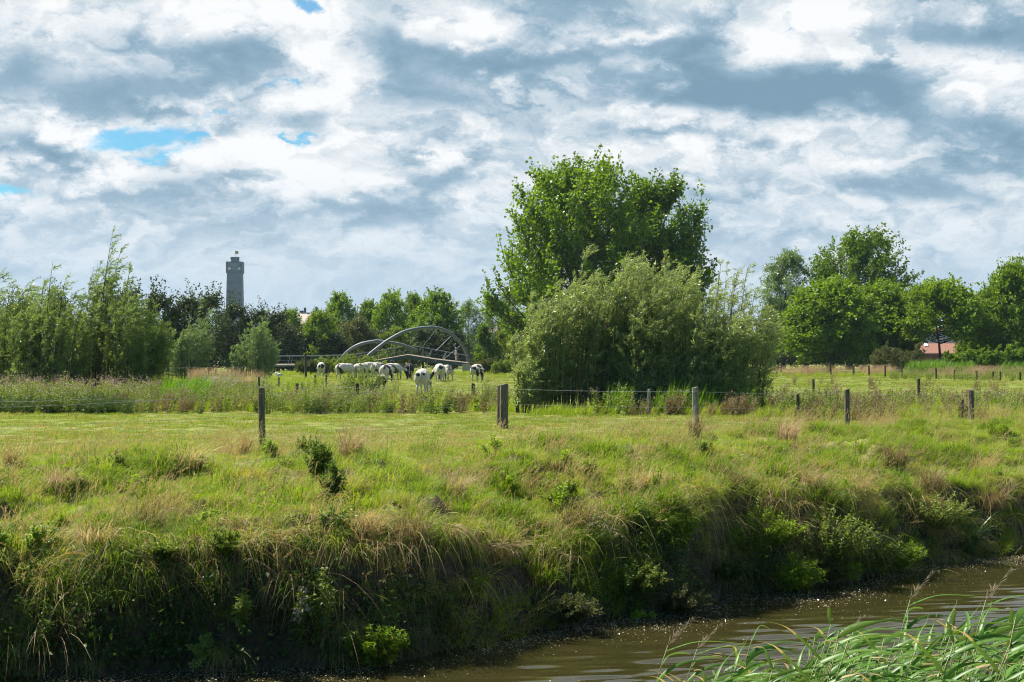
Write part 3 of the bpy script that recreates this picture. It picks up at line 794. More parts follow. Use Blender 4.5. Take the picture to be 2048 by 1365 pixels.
def crown_tree(seed, H, env, z0, nbr, rise, twigs, per, leaf, cr, trunk_r, lean=0.0, forks=1, fork_sp=0.0, up=0.35, spire=0.0, wind=0.0, droop=0.0, shell=0.55, squash=1.0, twig_f=1.0):
    """env = [(z fraction, radius)...]; returns (wood Geo, leaf Geo) with the foot at the origin"""
    rng = np.random.default_rng(seed)
    ez = np.array([e[0] for e in env]); er = np.array([e[1] for e in env])
    wood = Geo(); lv = Geo()
    # leading stems
    stems = []
    for k in range(forks):
        a = 2 * np.pi * k / max(forks, 1) + rng.uniform(0, 1)
        off = np.array([math.cos(a) * fork_sp, math.sin(a) * fork_sp * .6, 0])
        top = np.array([lean, 0, H * (0.93 if k == 0 else rng.uniform(.78, .9))]) + off * 1.6
        t = np.linspace(0, 1, 9)
        p = np.stack([top[0] * t ** 1.5, top[1] * t ** 1.3, top[2] * t], -1) + np.stack([.02 * H * np.sin(t * 7 + rng.uniform(0, 6)), .02 * H * np.sin(t * 6 + rng.uniform(0, 6)), 0 * t], -1) * t[:, None]
        stems.append(p)
        wood.tubes(p, trunk_r * (1.0 if k == 0 else .75) * (1 - t * .93) * np.where(t < .02, 1.35, 1), 7, 0)
    zf = z0 + (1 - z0) * rng.uniform(0, 1, nbr) ** 0.9
    zf[:max(3, int(nbr * .06))] = rng.uniform(.93, 1.0, max(3, int(nbr * .06)))
    a = rng.uniform(0, 2 * np.pi, nbr)
    R = np.interp(zf, ez, er) * (shell + (1 - shell) * rng.uniform(0, 1, nbr) ** .6) * (1 + .12 * np.sin(a * 3 + seed) * np.sin(zf * 9 + seed))
    end = np.stack([np.cos(a) * R, np.sin(a) * R * squash, zf * H], -1); end[:, 0] += lean * zf ** 1.5 + wind * zf ** 2
    si = rng.integers(0, forks, nbr)
    zs = np.clip(zf * H - R * rise, H * z0 * .62, H * .9)
    st = np.array([[np.interp(z_, stems[s_][:, 2], stems[s_][:, i]) for i in range(3)] for z_, s_ in zip(zs, si)])
    out = end - st; mid = st + out * np.array([.62, .62, .30])
    B = bez(st, mid, end, 8)
    br0 = trunk_r * .34 * (R / (er.max() + 1e-6)) ** .6
    wood.tubes(B, br0[:, None] * (1 - np.linspace(0, 1, 8) * .85)[None], 4, 0)
    # twigs
    n = nbr * twigs
    bi = np.repeat(np.arange(nbr), twigs); t = 1 - rng.uniform(0, .68, n) ** 1.15
    t[::twigs] = 1.0
    f = t * 7; i0 = np.clip(f.astype(int), 0, 6); fr = (f - i0)[:, None]
    bp = B[bi, i0] * (1 - fr) + B[bi, i0 + 1] * fr
    tang = unit(B[bi, i0 + 1] - B[bi, i0])
    d = unit(tang * .7 + rdir(rng, n) * .8 + np.array([0, 0, up]))
    L = twig_f * cr * rng.uniform(1.0, 2.6, n)
    is_tip = (np.arange(n) % twigs == 0) & (spire > 0)
    d[is_tip] = unit(d[is_tip] * .5 + np.array([wind * .1, 0, 1.0])); L[is_tip] *= 1 + spire
    d[:, 0] += wind * .12
    tip = bp + d * L[:, None] - np.array([0, 0, 1.]) * (droop * L * rng.uniform(.3, 1, n))[:, None]
    T = bez(bp, bp + d * (L * .55)[:, None], tip, 4)
    wood.tubes(T, (br0[bi] * .28)[:, None] * np.array([1, .8, .55, .25])[None], 3, 0)
    # leaves in bunches along the twigs
    m = n * per
    ti = np.repeat(np.arange(n), per); s = rng.uniform(.15, 1.05, m)
    f = np.clip(s, 0, 1) * 3; i0 = np.clip(f.astype(int), 0, 2); fr = (f - i0)[:, None]
    c = T[ti, i0] * (1 - fr) + T[ti, i0 + 1] * fr + rng.normal(0, 1, (m, 3)) * (cr * .34) * (1.1 - .7 * np.clip(s, 0, 1))[:, None]
    ld = unit(rdir(rng, m) + d[ti] * .6 + np.array([wind * .1, 0, -.25 - droop * .5]))
    nrm = rdir(rng, m) + np.array([0, 0, .75])
    ln = leaf[0] * rng.uniform(.65, 1.25, m)
    tint = np.clip(rng.normal(.5, .22, m) + rng.normal(0, .16, nbr)[bi[ti]], 0, 1)
    lv.leaves(c, ld, nrm, ln, ln * leaf[1], 0, tint)
    return wood, lv

def make_tree(name, label, cat, group, geos, loc, bark_m, leaf_m, rz=0.0, s=1.0):
    wood, lv = geos
    r = empty(name, loc, rz); r.scale = (s, s, s)
    tag(r, label, cat, group)
    link('trunk', wood if isinstance(wood, bpy.types.Mesh) else wood.mesh('trunk', [bark_m], True), r)
    link('crown', lv if isinstance(lv, bpy.types.Mesh) else lv.mesh('crown', [leaf_m]), r)
    return r

def willow_bush(seed, R, H, nsh, twigs, per, leaf=(.125, .25), wind=.9, prof=None, flat=.8, low=.10, sr=.028, twig_l=(.35, .8), fan=.72, tipn=0):
    """many upright wands from a stool, bent to the right by the wind"""
    rng = np.random.default_rng(seed); wood = Geo(); lv = Geo()
    a = rng.uniform(0, 6.283, nsh); r = np.sqrt(rng.uniform(0, 1, nsh))
    b = np.stack([np.cos(a) * r * R * fan, np.sin(a) * r * R * fan * flat, 0 * a - .05], -1)
    ox = np.cos(a) * r * R; oy = np.sin(a) * r * R * flat
    h = H * (1 - .17 * r ** 2.4) * rng.uniform(.66, 1.04, nsh)
    h *= np.where(rng.uniform(0, 1, nsh) < .12, 1.17, 1.0)           # a few whips stand out of the crown
    h *= 1 + .14 * np.sin(ox * 1.7 + seed) 
    if prof is not None: h *= np.interp(ox / R, *prof)
    end = np.stack([ox + wind * (h / H) ** 2 * rng.uniform(.3, 1.0, nsh), oy, h], -1)
    mid = np.stack([ox * .85, oy * .85, h * .6], -1)
    B = bez(b, mid, end, 10)
    wood.tubes(B, (sr * (h / H))[:, None] * (1 - np.linspace(0, 1, 10) * .88)[None] * rng.uniform(.6, 1.5, nsh)[:, None], 4, 0)
    n = nsh * twigs; bi = np.repeat(np.arange(nsh), twigs); t = low + (1 - low) * rng.uniform(0, 1, n) ** .85
    f = t * 9; i0 = np.clip(f.astype(int), 0, 8); fr = (f - i0)[:, None]
    bp = B[bi, i0] * (1 - fr) + B[bi, i0 + 1] * fr
    tang = unit(B[bi, i0 + 1] - B[bi, i0])
    d = unit(tang * .8 + rdir(rng, n) * .75 + np.array([.22 * wind * t.mean(), 0, .1])); d[:, 0] += .35 * wind * t ** 2
    L = rng.uniform(*twig_l, n) * (1.05 - .45 * t)
    tip = bp + d * L[:, None] + np.array([.14 * wind, 0, -.06])
    T = bez(bp, bp + d * (L * .6)[:, None], tip, 4)
    wood.tubes(T, np.full((n, 1), .007) * np.array([1, .8, .6, .3])[None], 3, 0)
    m = n * per; ti = np.repeat(np.arange(n), per); s = rng.uniform(.05, 1.05, m)
    f = np.clip(s, 0, 1) * 3; i0 = np.clip(f.astype(int), 0, 2); fr = (f - i0)[:, None]
    c = T[ti, i0] * (1 - fr) + T[ti, i0 + 1] * fr + rng.normal(0, .025, (m, 3))
    ld = unit(unit(T[ti, 3] - T[ti, 0]) * .8 + rdir(rng, m) * .65 + np.array([.28 * wind, 0, -.12]))
    nrm = rdir(rng, m) + np.array([0, 0, .5])
    ln = leaf[0] * rng.uniform(.6, 1.25, m)
    tint = np.clip(rng.normal(.45, .2, m) + .25 * (t[bi.size * 0 + ti] - .5) + rng.normal(0, .12, nsh)[bi[ti]], 0, 1)
    lv.leaves(c, ld, nrm, ln, ln * leaf[1], 0, tint, .1)
    return wood, lv

def bush(name, label, group, geos, loc, rz=0.0, s=1.0, leaf_m='willow', cat='bush', bark_m='willow_bark'):
    wood, lv = geos
    r = empty(name, loc, rz); r.scale = (s, s, s) if not isinstance(s, tuple) else s
    tag(r, label, cat, group)
    link('stems', wood if isinstance(wood, bpy.types.Mesh) else wood.mesh('stems', [M[bark_m]], True), r)
    link('foliage', lv if isinstance(lv, bpy.types.Mesh) else lv.mesh('foliage', [M[leaf_m]]), r)
    return r
def onground(px, Y, dz=0.0):
    X = atx(px, Y); return (X, Y, gz1(X, Y) + dz)

# the two big poplars behind the willow thicket
def poplars():
    Y = 168.0
    g = crown_tree(3, 23.6, [(0.0, 4), (.15, 8.0), (.28, 10.8), (.42, 11.0), (.58, 10.2), (.74, 9.5), (.88, 7.7), (1, 3.6)], .17, 200, .95, 11, 24, (.38, .85), 1.05, .52, lean=.3, forks=3, fork_sp=1.8, up=.7, spire=.3, wind=.15)
    make_tree('poplar_tree', 'tallest green poplar with a broad rounded crown behind the willow thicket', 'tree', 'big poplars behind the willow thicket', g, onground(1158, Y), M['bark'], M['poplar'])
    g = crown_tree(8, 22.0, [(0.0, 2), (.18, 5.0), (.32, 6.9), (.50, 7.4), (.66, 6.9), (.82, 6.0), (.92, 4.6), (1, 2.2)], .18, 125, 1.1, 11, 24, (.38, .85), 1.0, .46, lean=.5, forks=2, fork_sp=1.1, up=.75, spire=.35, wind=.5)
    make_tree('poplar_tree', 'narrower poplar grown against the right side of the tallest poplar', 'tree', 'big poplars behind the willow thicket', g, onground(1302, Y + 3), M['bark'], M['poplar'])
poplars()

def thicket():
    """the willow thicket in mid-field: five stools side by side"""
    def p(*v): return (np.linspace(-1, 1, len(v)), np.array(v))
    grp = 'willow bushes of the thicket in mid field'
    Y = 54.0
    specs = [
        (1126, Y + .3, 31, 2.15, 5.0, 84, 28, 22, p(.66, .95, 1.05, 1.08, 1.08), 'pale left bush of the willow thicket, sloping down to the left'),
        (1216, Y + 1.0, 32, 2.15, 5.6, 88, 28, 22, None, 'tallest willow bush, the peak left of the middle of the thicket'),
        (1318, Y + .2, 33, 2.15, 5.1, 88, 28, 22, None, 'dense darker willow bush in the middle of the thicket'),
        (1412, Y - .8, 35, 1.85, 4.0, 70, 26, 22, None, 'lower dark willow bush at the front right of the thicket'),
        (1468, Y + .6, 34, 1.75, 5.2, 56, 20, 18, p(1, 1, 1, .95, .85), 'right-hand willow bush of the thicket with thin whips against the sky'),
    ]
    for (px, y_, sd_, R, H, ns, tw, per, prof, lab) in specs:
        bush('willow_bush', lab, grp, willow_bush(sd_, R, H, ns, tw, per, wind=.55, prof=prof, low=.06), onground(px, y_))
    g = willow_bush(39, .55, 1.9, 26, 16, 16, wind=.3, twig_l=(.25, .5))
    bush('willow_bush', 'small silvery willow sapling at the left foot of the thicket', grp, g, onground(1052, 53))
thicket()

def left_willows():
    grp = 'willow bushes at the left edge of the pasture'
    Y = 74.0
    def p(*v): return (np.linspace(-1, 1, len(v)), np.array(v))
    specs = [
        (8, Y + 2, 51, 2.4, 5.7, 66, 24, 18, .9, None, 'willow bush cut by the left edge of the picture'),
        (92, Y, 52, 2.3, 5.5, 66, 24, 18, .7, None, 'willow bush between the leftmost bush and the tall dark one'),
        (196, Y + 3, 53, 1.9, 6.7, 60, 26, 18, 1.0, p(.75, .9, 1.1, 1.1, .85), 'tallest left willow with dark wind-bent tips above the hedge'),
        (272, Y + 1, 54, 2.0, 5.2, 66, 24, 18, .6, p(1, 1, 1, .85, .7), 'willow bush right of the tall dark wind-bent one'),
    ]
    for (px, y_, sd_, R, H, ns, tw, per, wd, prof, lab) in specs:
        bush('willow_bush', lab, grp, willow_bush(sd_, R, H, ns, tw, per, leaf=(.16, .26), wind=wd, prof=prof, low=.06, sr=.035), onground(px, y_), leaf_m='willow_left')
    grp = 'two young rounded willows in front of the dark hedge'
    g = willow_bush(57, 2.1, 5.2, 60, 18, 18, leaf=(.20, .26), wind=.8, prof=p(.62, .82, 1, 1.08, .75), low=.05)
    bush('young_willow', 'rounded grey-green young willow, the left of two before the dark hedge', grp, g, onground(376, 128), cat='tree', leaf_m='willow_far')
    g = willow_bush(58, 2.2, 4.9, 60, 18, 18, leaf=(.20, .26), wind=.3, prof=p(.7, .9, 1.0, 1.0, .85), low=.05)
    bush('young_willow', 'rounded grey-green young willow beside the left end of the bridge ramp', grp, g, onground(508, 128), cat='tree', leaf_m='willow_far')
left_willows()

def far_trees():
    # dark thorn hedge trees under the tower
    protos = []
    for k in range(3):
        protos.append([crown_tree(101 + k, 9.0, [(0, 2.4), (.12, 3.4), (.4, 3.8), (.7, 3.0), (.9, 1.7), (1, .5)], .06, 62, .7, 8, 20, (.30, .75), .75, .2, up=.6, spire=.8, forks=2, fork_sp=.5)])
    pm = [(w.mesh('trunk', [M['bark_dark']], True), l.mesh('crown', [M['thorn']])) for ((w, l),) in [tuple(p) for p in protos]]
    labs = ['dark hedge tree behind the leftmost willows', 'dark hedge tree seen between the left willow bushes', 'dark hedge tree just right of the tall wind-bent willow',
            'dark spiky hedge tree above the left young willow', 'dark hedge tree between the two young willows, left of the tower', 'dark hedge tree with two tall thin shoots left of the tower foot',
            'dark hedge tree hiding the foot of the tower', 'dark hedge tree right of the tower foot, above the right young willow', 'olive hedge tree at the right end of the dark hedge']
    xs = [30, 105, 262, 318, 372, 424, 470, 516, 556]
    tops = [598, 580, 572, 575, 583, 580, 600, 612, 640]
    for i, (px, ty) in enumerate(zip(xs, tops)):
        Y = (150 if i < 5 else 192) + (i % 3) * 2.5
        H = EYE - (ty - HZ) / F * Y
        w, l = pm[i % 3]
        o = make_tree('hedge_tree', labs[i], 'tree', 'dark hedge trees under the tower', (w, l), onground(px, Y), None, None, rz=i * 2.1, s=H / 9.0 * .83)
        if i == 8: o.scale = (.9, .9, H / 9.0)
    # leafy trees in the middle distance; each kind is built once
    kinds = {
        'maple': (crown_tree(121, 12, [(0, 2), (.15, 4.0), (.4, 5.0), (.7, 4.2), (.9, 2.4), (1, .8)], .14, 70, .6, 8, 22, (.42, .8), 1.0, .25, up=.4, forks=2, fork_sp=.6), 'bark', 'wood_green'),
        'bright': (crown_tree(122, 12, [(0, 2), (.12, 4.2), (.4, 5.2), (.7, 4.6), (.9, 2.6), (1, .8)], .10, 76, .6, 8, 22, (.42, .8), 1.0, .25, up=.4, forks=2, fork_sp=.6), 'bark', 'walnut'),
        'grey': (crown_tree(123, 12, [(0, 1.5), (.15, 2.6), (.4, 3.4), (.7, 3.0), (.9, 1.9), (1, .5)], .10, 64, .9, 8, 22, (.36, .40), .85, .22, up=.4, spire=.5, droop=.5, wind=.6), 'bark', 'willow_far'),
        'olive': (crown_tree(124, 7, [(0, 2.4), (.15, 3.4), (.5, 3.6), (.8, 2.4), (1, .6)], .04, 60, .5, 8, 20, (.34, .7), .8, .16, up=.4), 'bark_dark', 'olive'),
        'cone': (crown_tree(125, 7, [(0, 1.4), (.12, 1.9), (.4, 1.7), (.7, 1.1), (1, .25)], .04, 46, .6, 8, 20, (.30, .7), .6, .14, up=.5), 'bark_dark', 'wood_green'),
        'yellow': (crown_tree(126, 5, [(0, 1.6), (.15, 2.3), (.5, 2.3), (.8, 1.5), (1, .4)], .04, 44, .5, 7, 18, (.28, .7), .6, .12, up=.5), 'bark_dark', 'yellow_green'),
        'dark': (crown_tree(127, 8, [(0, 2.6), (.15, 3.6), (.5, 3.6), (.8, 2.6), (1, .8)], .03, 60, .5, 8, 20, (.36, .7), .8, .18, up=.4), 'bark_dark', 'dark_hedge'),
        'round': (crown_tree(128, 12, [(0, 2), (.2, 4.4), (.45, 5.2), (.75, 4.4), (.93, 2.2), (1, .8)], .26, 66, .35, 9, 22, (.42, .72), 1.05, .20, up=.15, forks=1), 'bark_pale', 'walnut'),
    }
    base_h = {'maple': 12, 'bright': 12, 'grey': 12, 'olive': 7, 'cone': 7, 'yellow': 5, 'dark': 8, 'round': 12}
    base_w = {'maple': 5.0, 'bright': 5.2, 'grey': 3.4, 'olive': 3.6, 'cone': 1.9, 'yellow': 2.3, 'dark': 3.6, 'round': 5.2}
    km = {k: (w.mesh('trunk', [M[b]], True), l.mesh('crown', [M[f]])) for k, ((w, l), b, f) in kinds.items()}
    # name, kind, px centre, px half width, top row, distance, label, group
    rows = [
        ('tree', 'maple', 578, 36, 622, 255, 'pale olive tree in front of the left end of the pink roof', 'mid'),
        ('tree', 'round', 640, 40, 626, 205, 'small green tree with a thin pale trunk behind the bridge ramp', 'mid'),
        ('tree', 'maple', 682, 40, 590, 262, 'rounded dark green tree right of the pink roof', 'mid'),
        ('tree', 'maple', 735, 36, 606, 264, 'dark green tree in the dip left of the bright tree group', 'mid'),
        ('tree', 'bright', 782, 42, 588, 252, 'green tree above the left bridge arch', 'mid'),
        ('tree', 'maple', 830, 36, 592, 268, 'tree top between two bright green trees above the bridge', 'mid'),
        ('tree', 'bright', 876, 54, 588, 238, 'bright yellow-green tree straight above the high bridge arch', 'mid'),
        ('tree', 'grey', 938, 34, 600, 250, 'grey-green tree right of the bright tree above the arch', 'mid'),
        ('tree', 'grey', 985, 30, 592, 236, 'grey-green tree at the left foot of the tallest poplar', 'mid'),
        ('tree', 'grey', 1024, 30, 560, 196, 'hanging grey-green tree under the left edge of the tallest poplar', 'mid'),
        ('bush', 'olive', 712, 46, 644, 214, 'brownish olive bush behind the low bridge arch', 'bush'),
        ('bush', 'olive', 566, 40, 652, 205, 'olive bush beside the right young willow', 'bush'),
        ('bush', 'dark', 610, 36, 668, 206, 'dark bush behind the left ramp railing', 'bush'),
        ('bush', 'dark', 668, 34, 672, 204, 'dark bush right of the thin pale trunk', 'bush'),
        ('bush', 'yellow', 790, 34, 662, 203, 'yellow-green bush showing inside the high arch', 'bush'),
        ('bush', 'dark', 846, 40, 660, 222, 'dark bush behind the middle of the high arch', 'bush'),
        ('bush', 'dark', 905, 36, 664, 224, 'dark bush behind the right foot of the high arch', 'bush'),
        ('bush', 'dark', 752, 36, 664, 224, 'dark bush behind the left side of the high arch', 'bush'),
        ('bush', 'cone', 968, 20, 652, 186, 'cone-shaped green bush right of the bridge', 'bush'),
        ('bush', 'yellow', 1006, 22, 668, 186, 'yellow-green bush between the cone-shaped bush and the clipped hedge', 'bush'),
        ('bush', 'olive', 1030, 34, 640, 205, 'olive bush above the clipped dark hedge', 'bush'),
        ('tree', 'maple', 1085, 44, 610, 205, 'tree standing in the gap between poplar and willow thicket', 'mid'),
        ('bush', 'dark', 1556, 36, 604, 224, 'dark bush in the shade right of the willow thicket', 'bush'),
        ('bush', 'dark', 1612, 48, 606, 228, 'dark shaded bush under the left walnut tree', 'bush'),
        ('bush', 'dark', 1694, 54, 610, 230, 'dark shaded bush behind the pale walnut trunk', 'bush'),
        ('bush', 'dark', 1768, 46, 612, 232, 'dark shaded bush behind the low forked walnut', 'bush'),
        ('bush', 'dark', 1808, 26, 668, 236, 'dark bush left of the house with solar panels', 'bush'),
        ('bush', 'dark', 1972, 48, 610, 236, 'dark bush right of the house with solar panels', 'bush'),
        ('bush', 'dark', 2050, 46, 600, 240, 'dark bush at the right edge below the walnut trees', 'bush'),
    ]
    groups = {'mid': 'leafy trees behind the bridge', 'bush': 'background bushes'}
    for i, (nm, kd, px, hw, ty, Y, lab, gr) in enumerate(rows):
        H = EYE - (ty - HZ) / F * Y; W = hw / F * Y
        w, l = km[kd]
        o = make_tree('leafy_tree' if nm == 'tree' else 'background_bush', lab, nm, groups[gr], (w, l), onground(px, Y), None, None, rz=i * 1.7)
        o.scale = (W / base_w[kd] * .97, W / base_w[kd] * .97, H / base_h[kd] * .92)
    # right-hand group
    Y = 215.0
    g = crown_tree(141, 19.4, [(0, 2), (.3, 4.4), (.42, 6.4), (.6, 7.9), (.78, 7.3), (.92, 5.2), (1, 2.4)], .34, 120, .85, 10, 20, (.46, .62), 1.1, .34, lean=.6, up=.45, spire=.1, wind=1.6, forks=2, fork_sp=1.2)
    make_tree('poplar_tree', 'airy wind-blown poplar with open lower branches rising behind the walnut trees', 'tree', None, g, onground(1700, Y), M['bark'], M['poplar'])
    g = crown_tree(142, 17.6, [(0, 2), (.15, 3.6), (.4, 4.2), (.7, 3.8), (.9, 2.4), (1, .7)], .08, 84, 1.0, 9, 26, (.44, .30), 1.0, .3, up=.2, droop=.9, wind=.8, forks=2, fork_sp=.6)
    make_tree('willow_tree', 'tall grey-green drooping willow left of the airy poplar', 'tree', None, g, onground(1566, 218), M['bark'], M['willow_far'])
    wal = []
    for k in range(3):
        w, l = crown_tree(151 + k, 12, [(0, 2.6), (.16, 4.2), (.36, 5.2), (.55, 5.6), (.8, 4.7), (.95, 2.6), (1, 1.0)], .52 if k == 2 else .22, 96 if k == 2 else 120, .40, 10, 22, (.46, .62), 1.05, .22, up=.10, forks=1 + (k == 1), fork_sp=.9)
        wal.append((w.mesh('trunk', [M['bark_pale'] if k == 0 else M['bark_dark']], True), l.mesh('crown', [M['walnut']])))
    Yw = 186.0
    for i, (px, hw, ty, k, lab) in enumerate([(1660, 84, 566, 0, 'walnut tree with a straight pale grey trunk, leftmost of the row'),
                                              (1764, 70, 572, 1, 'low-forked walnut tree below the airy poplar'),
                                              (1880, 76, 566, 2, 'walnut tree in front of the house with solar panels'),
                                              (1966, 46, 590, 1, 'smaller walnut tree right of the house with solar panels'),
                                              (2030, 62, 532, 0, 'tall walnut tree at the right edge of the picture')]):
        Y = Yw + (i % 2) * 6; H = EYE - (ty - HZ) / F * Y; W = hw / F * Y
        o = make_tree('walnut_tree', lab, 'tree', 'walnut trees in a row on the right', wal[k], onground(px, Y), None, None, rz=i * 1.3 + .4)
        o.scale = (W / 5.2, W / 5.2, H / 12.0 * .92)
    # shrubs in front of them
    for i, (px, hw, ty, Y, kd, lab) in enumerate([(1792, 56, 700, 168, 'willow', 'feathery olive willow shrub below the walnut trees'),
                                                  (1915, 30, 706, 166, 'leafy', 'leafy shrub right of the partly grey walnut trunk'),
                                                  (1962, 40, 700, 164, 'leafy', 'broad leafy shrub under the right-hand walnuts'),
                                                  (2016, 34, 698, 166, 'leafy', 'leafy shrub at the right edge behind the far fence')]):
        H = EYE - (ty - HZ) / F * Y + .2; W = hw / F * Y
        g = willow_bush(161 + i, W, H, 60, 14, 16, leaf=(.24, .25) if kd == 'willow' else (.22, .6), wind=.25, low=.05, fan=.9, twig_l=(.3, .7))
        bush('shrub', lab, 'shrubs behind the far right fence', g, onground(px, Y), leaf_m='olive' if kd == 'willow' else 'wood_green')
    for i, (px, hw, ty, Y, lm, lab) in enumerate([(650, 28, 719, 160, 'weed', 'low green shrub before the left ramp, above the leftmost cow'),
                                                  (700, 34, 716, 158, 'weed', 'low green shrub at the foot of the low arch'),
                                                  (745, 30, 719, 158, 'weed', 'low green shrub at the foot of the high arch'),
                                                  (612, 22, 724, 158, 'olive', 'low olive shrub beside the tall crooked post'),
                                                  (965, 26, 722, 160, 'olive', 'low olive shrub right of the rusty post'),
                                                  (1006, 30, 724, 158, 'weed', 'low green shrub below the clipped hedge')]):
        H = EYE - (ty - HZ) / F * Y + .15; W = hw / F * Y
        g = willow_bush(171 + i, W, H, 46, 10, 14, leaf=(.17, .5), wind=.1, low=.03, fan=.95, twig_l=(.25, .5))
        bush('shrub', lab, 'low shrubs before the bridge', g, onground(px, Y), leaf_m=lm)
    # clipped hedge block
    g = Geo(); rng = np.random.default_rng(5); n = 5200
    c = rng.uniform(-1, 1, (n, 3)); k = rng.integers(0, 3, n); c[np.arange(n), k] = np.sign(c[np.arange(n), k]) * rng.uniform(.9, 1.04, n)
    c = c * np.array([1.5, .9, 1.45]) + np.array([0, 0, 1.45])
    g.leaves(c, rdir(rng, n), rdir(rng, n), rng.uniform(.12, .2, n), rng.uniform(.07, .11, n), 0, rng.uniform(0, 1, n))
    w = Geo(); P = np.array([[[x_, 0, 0], [x_ * .9, .1, 1.2], [x_ * 1.1, 0, 2.4]] for x_ in np.linspace(-1.2, 1.2, 7)]); w.tubes(P, np.full((7, 3), .06), 5)
    w.box((0, 0, 1.35), (2.5, 1.3, 2.3))
    bush('clipped_hedge', 'dark clipped block of hedge left of the willow thicket', None, (w, g), onground(1046, 176), leaf_m='dark_hedge', cat='hedge', bark_m='bark_dark')
far_trees()

def distant_wood():
    g = Geo(); rng = np.random.default_rng(77); n = 42000
    a = rng.uniform(-.5, .5, n); Y = rng.uniform(330, 350, n); X = a * Y
    h = 7.5 + 5.0 * (fbm(X * .05, X * 0, 3, 4) * 2) ; h = np.where((X > 70) & (X < 115), 5.0, h)
    h = np.where((X < -38) & (X > -60), 3.0, h)
    Z = h * rng.uniform(0, 1, n) ** .75
    g.leaves(np.stack([X, Y + 3 * fbm(X * .1, Z * .3, 4), Z], -1), rdir(rng, n), rdir(rng, n) + np.array([0, -.4, .6]), rng.uniform(.7, 1.3, n), rng.uniform(.5, .9, n), 0, rng.uniform(0, 1, n))
    tag(g.build('distant_wood', [M['thorn']]), 'distant dark wood closing the horizon behind trees and houses', 'wood', kind='stuff')
distant_wood()

# ------------------------------------------------------------------ plants in belts
def thistle_geo(rng, H, n, fl=1.0, leafm=0, stalkm=1, flm=2):
    g = Geo()
    a = rng.uniform(0, 6.28, n); r = rng.uniform(0, .22, n)
    b = np.stack([np.cos(a) * r, np.sin(a) * r, 0 * a], -1)
    e = b + np.stack([np.cos(a) * .18 + .12, np.sin(a) * .18, H * rng.uniform(.65, 1.05, n)], -1)
    B = bez(b, b * .6 + e * .4 + np.array([0, 0, .12]), e, 6)
    g.tubes(B, np.full((n, 1), .008) * np.linspace(1, .5, 6)[None], 3, stalkm)
    k = 26; m = n * k; bi = np.repeat(np.arange(n), k); t = rng.uniform(.03, 1, m)
    f = t * 5; i0 = np.clip(f.astype(int), 0, 4); fr = (f - i0)[:, None]
    c = B[bi, i0] * (1 - fr) + B[bi, i0 + 1] * fr
    d = rdir(rng, m); d[:, 2] = np.abs(d[:, 2]) * .6
    L = rng.uniform(.08, .20, m) * (1.15 - .6 * t)
    g.leaves(c, d, rdir(rng, m) + np.array([0, 0, .8]), L, L * .34, leafm, rng.uniform(0, 1, m))
    q = int(n * 2.2 * fl)
    if q:
        bi = rng.integers(0, n, q); c = B[bi, 5] + rng.normal(0, 1, (q, 3)) * np.array([.10, .10, .10])
        for _ in range(2):
            g.leaves(c - .02, rdir(rng, q), rdir(rng, q), rng.uniform(.03, .05, q), rng.uniform(.025, .04, q), flm, rng.uniform(0, 1, q))
    return g
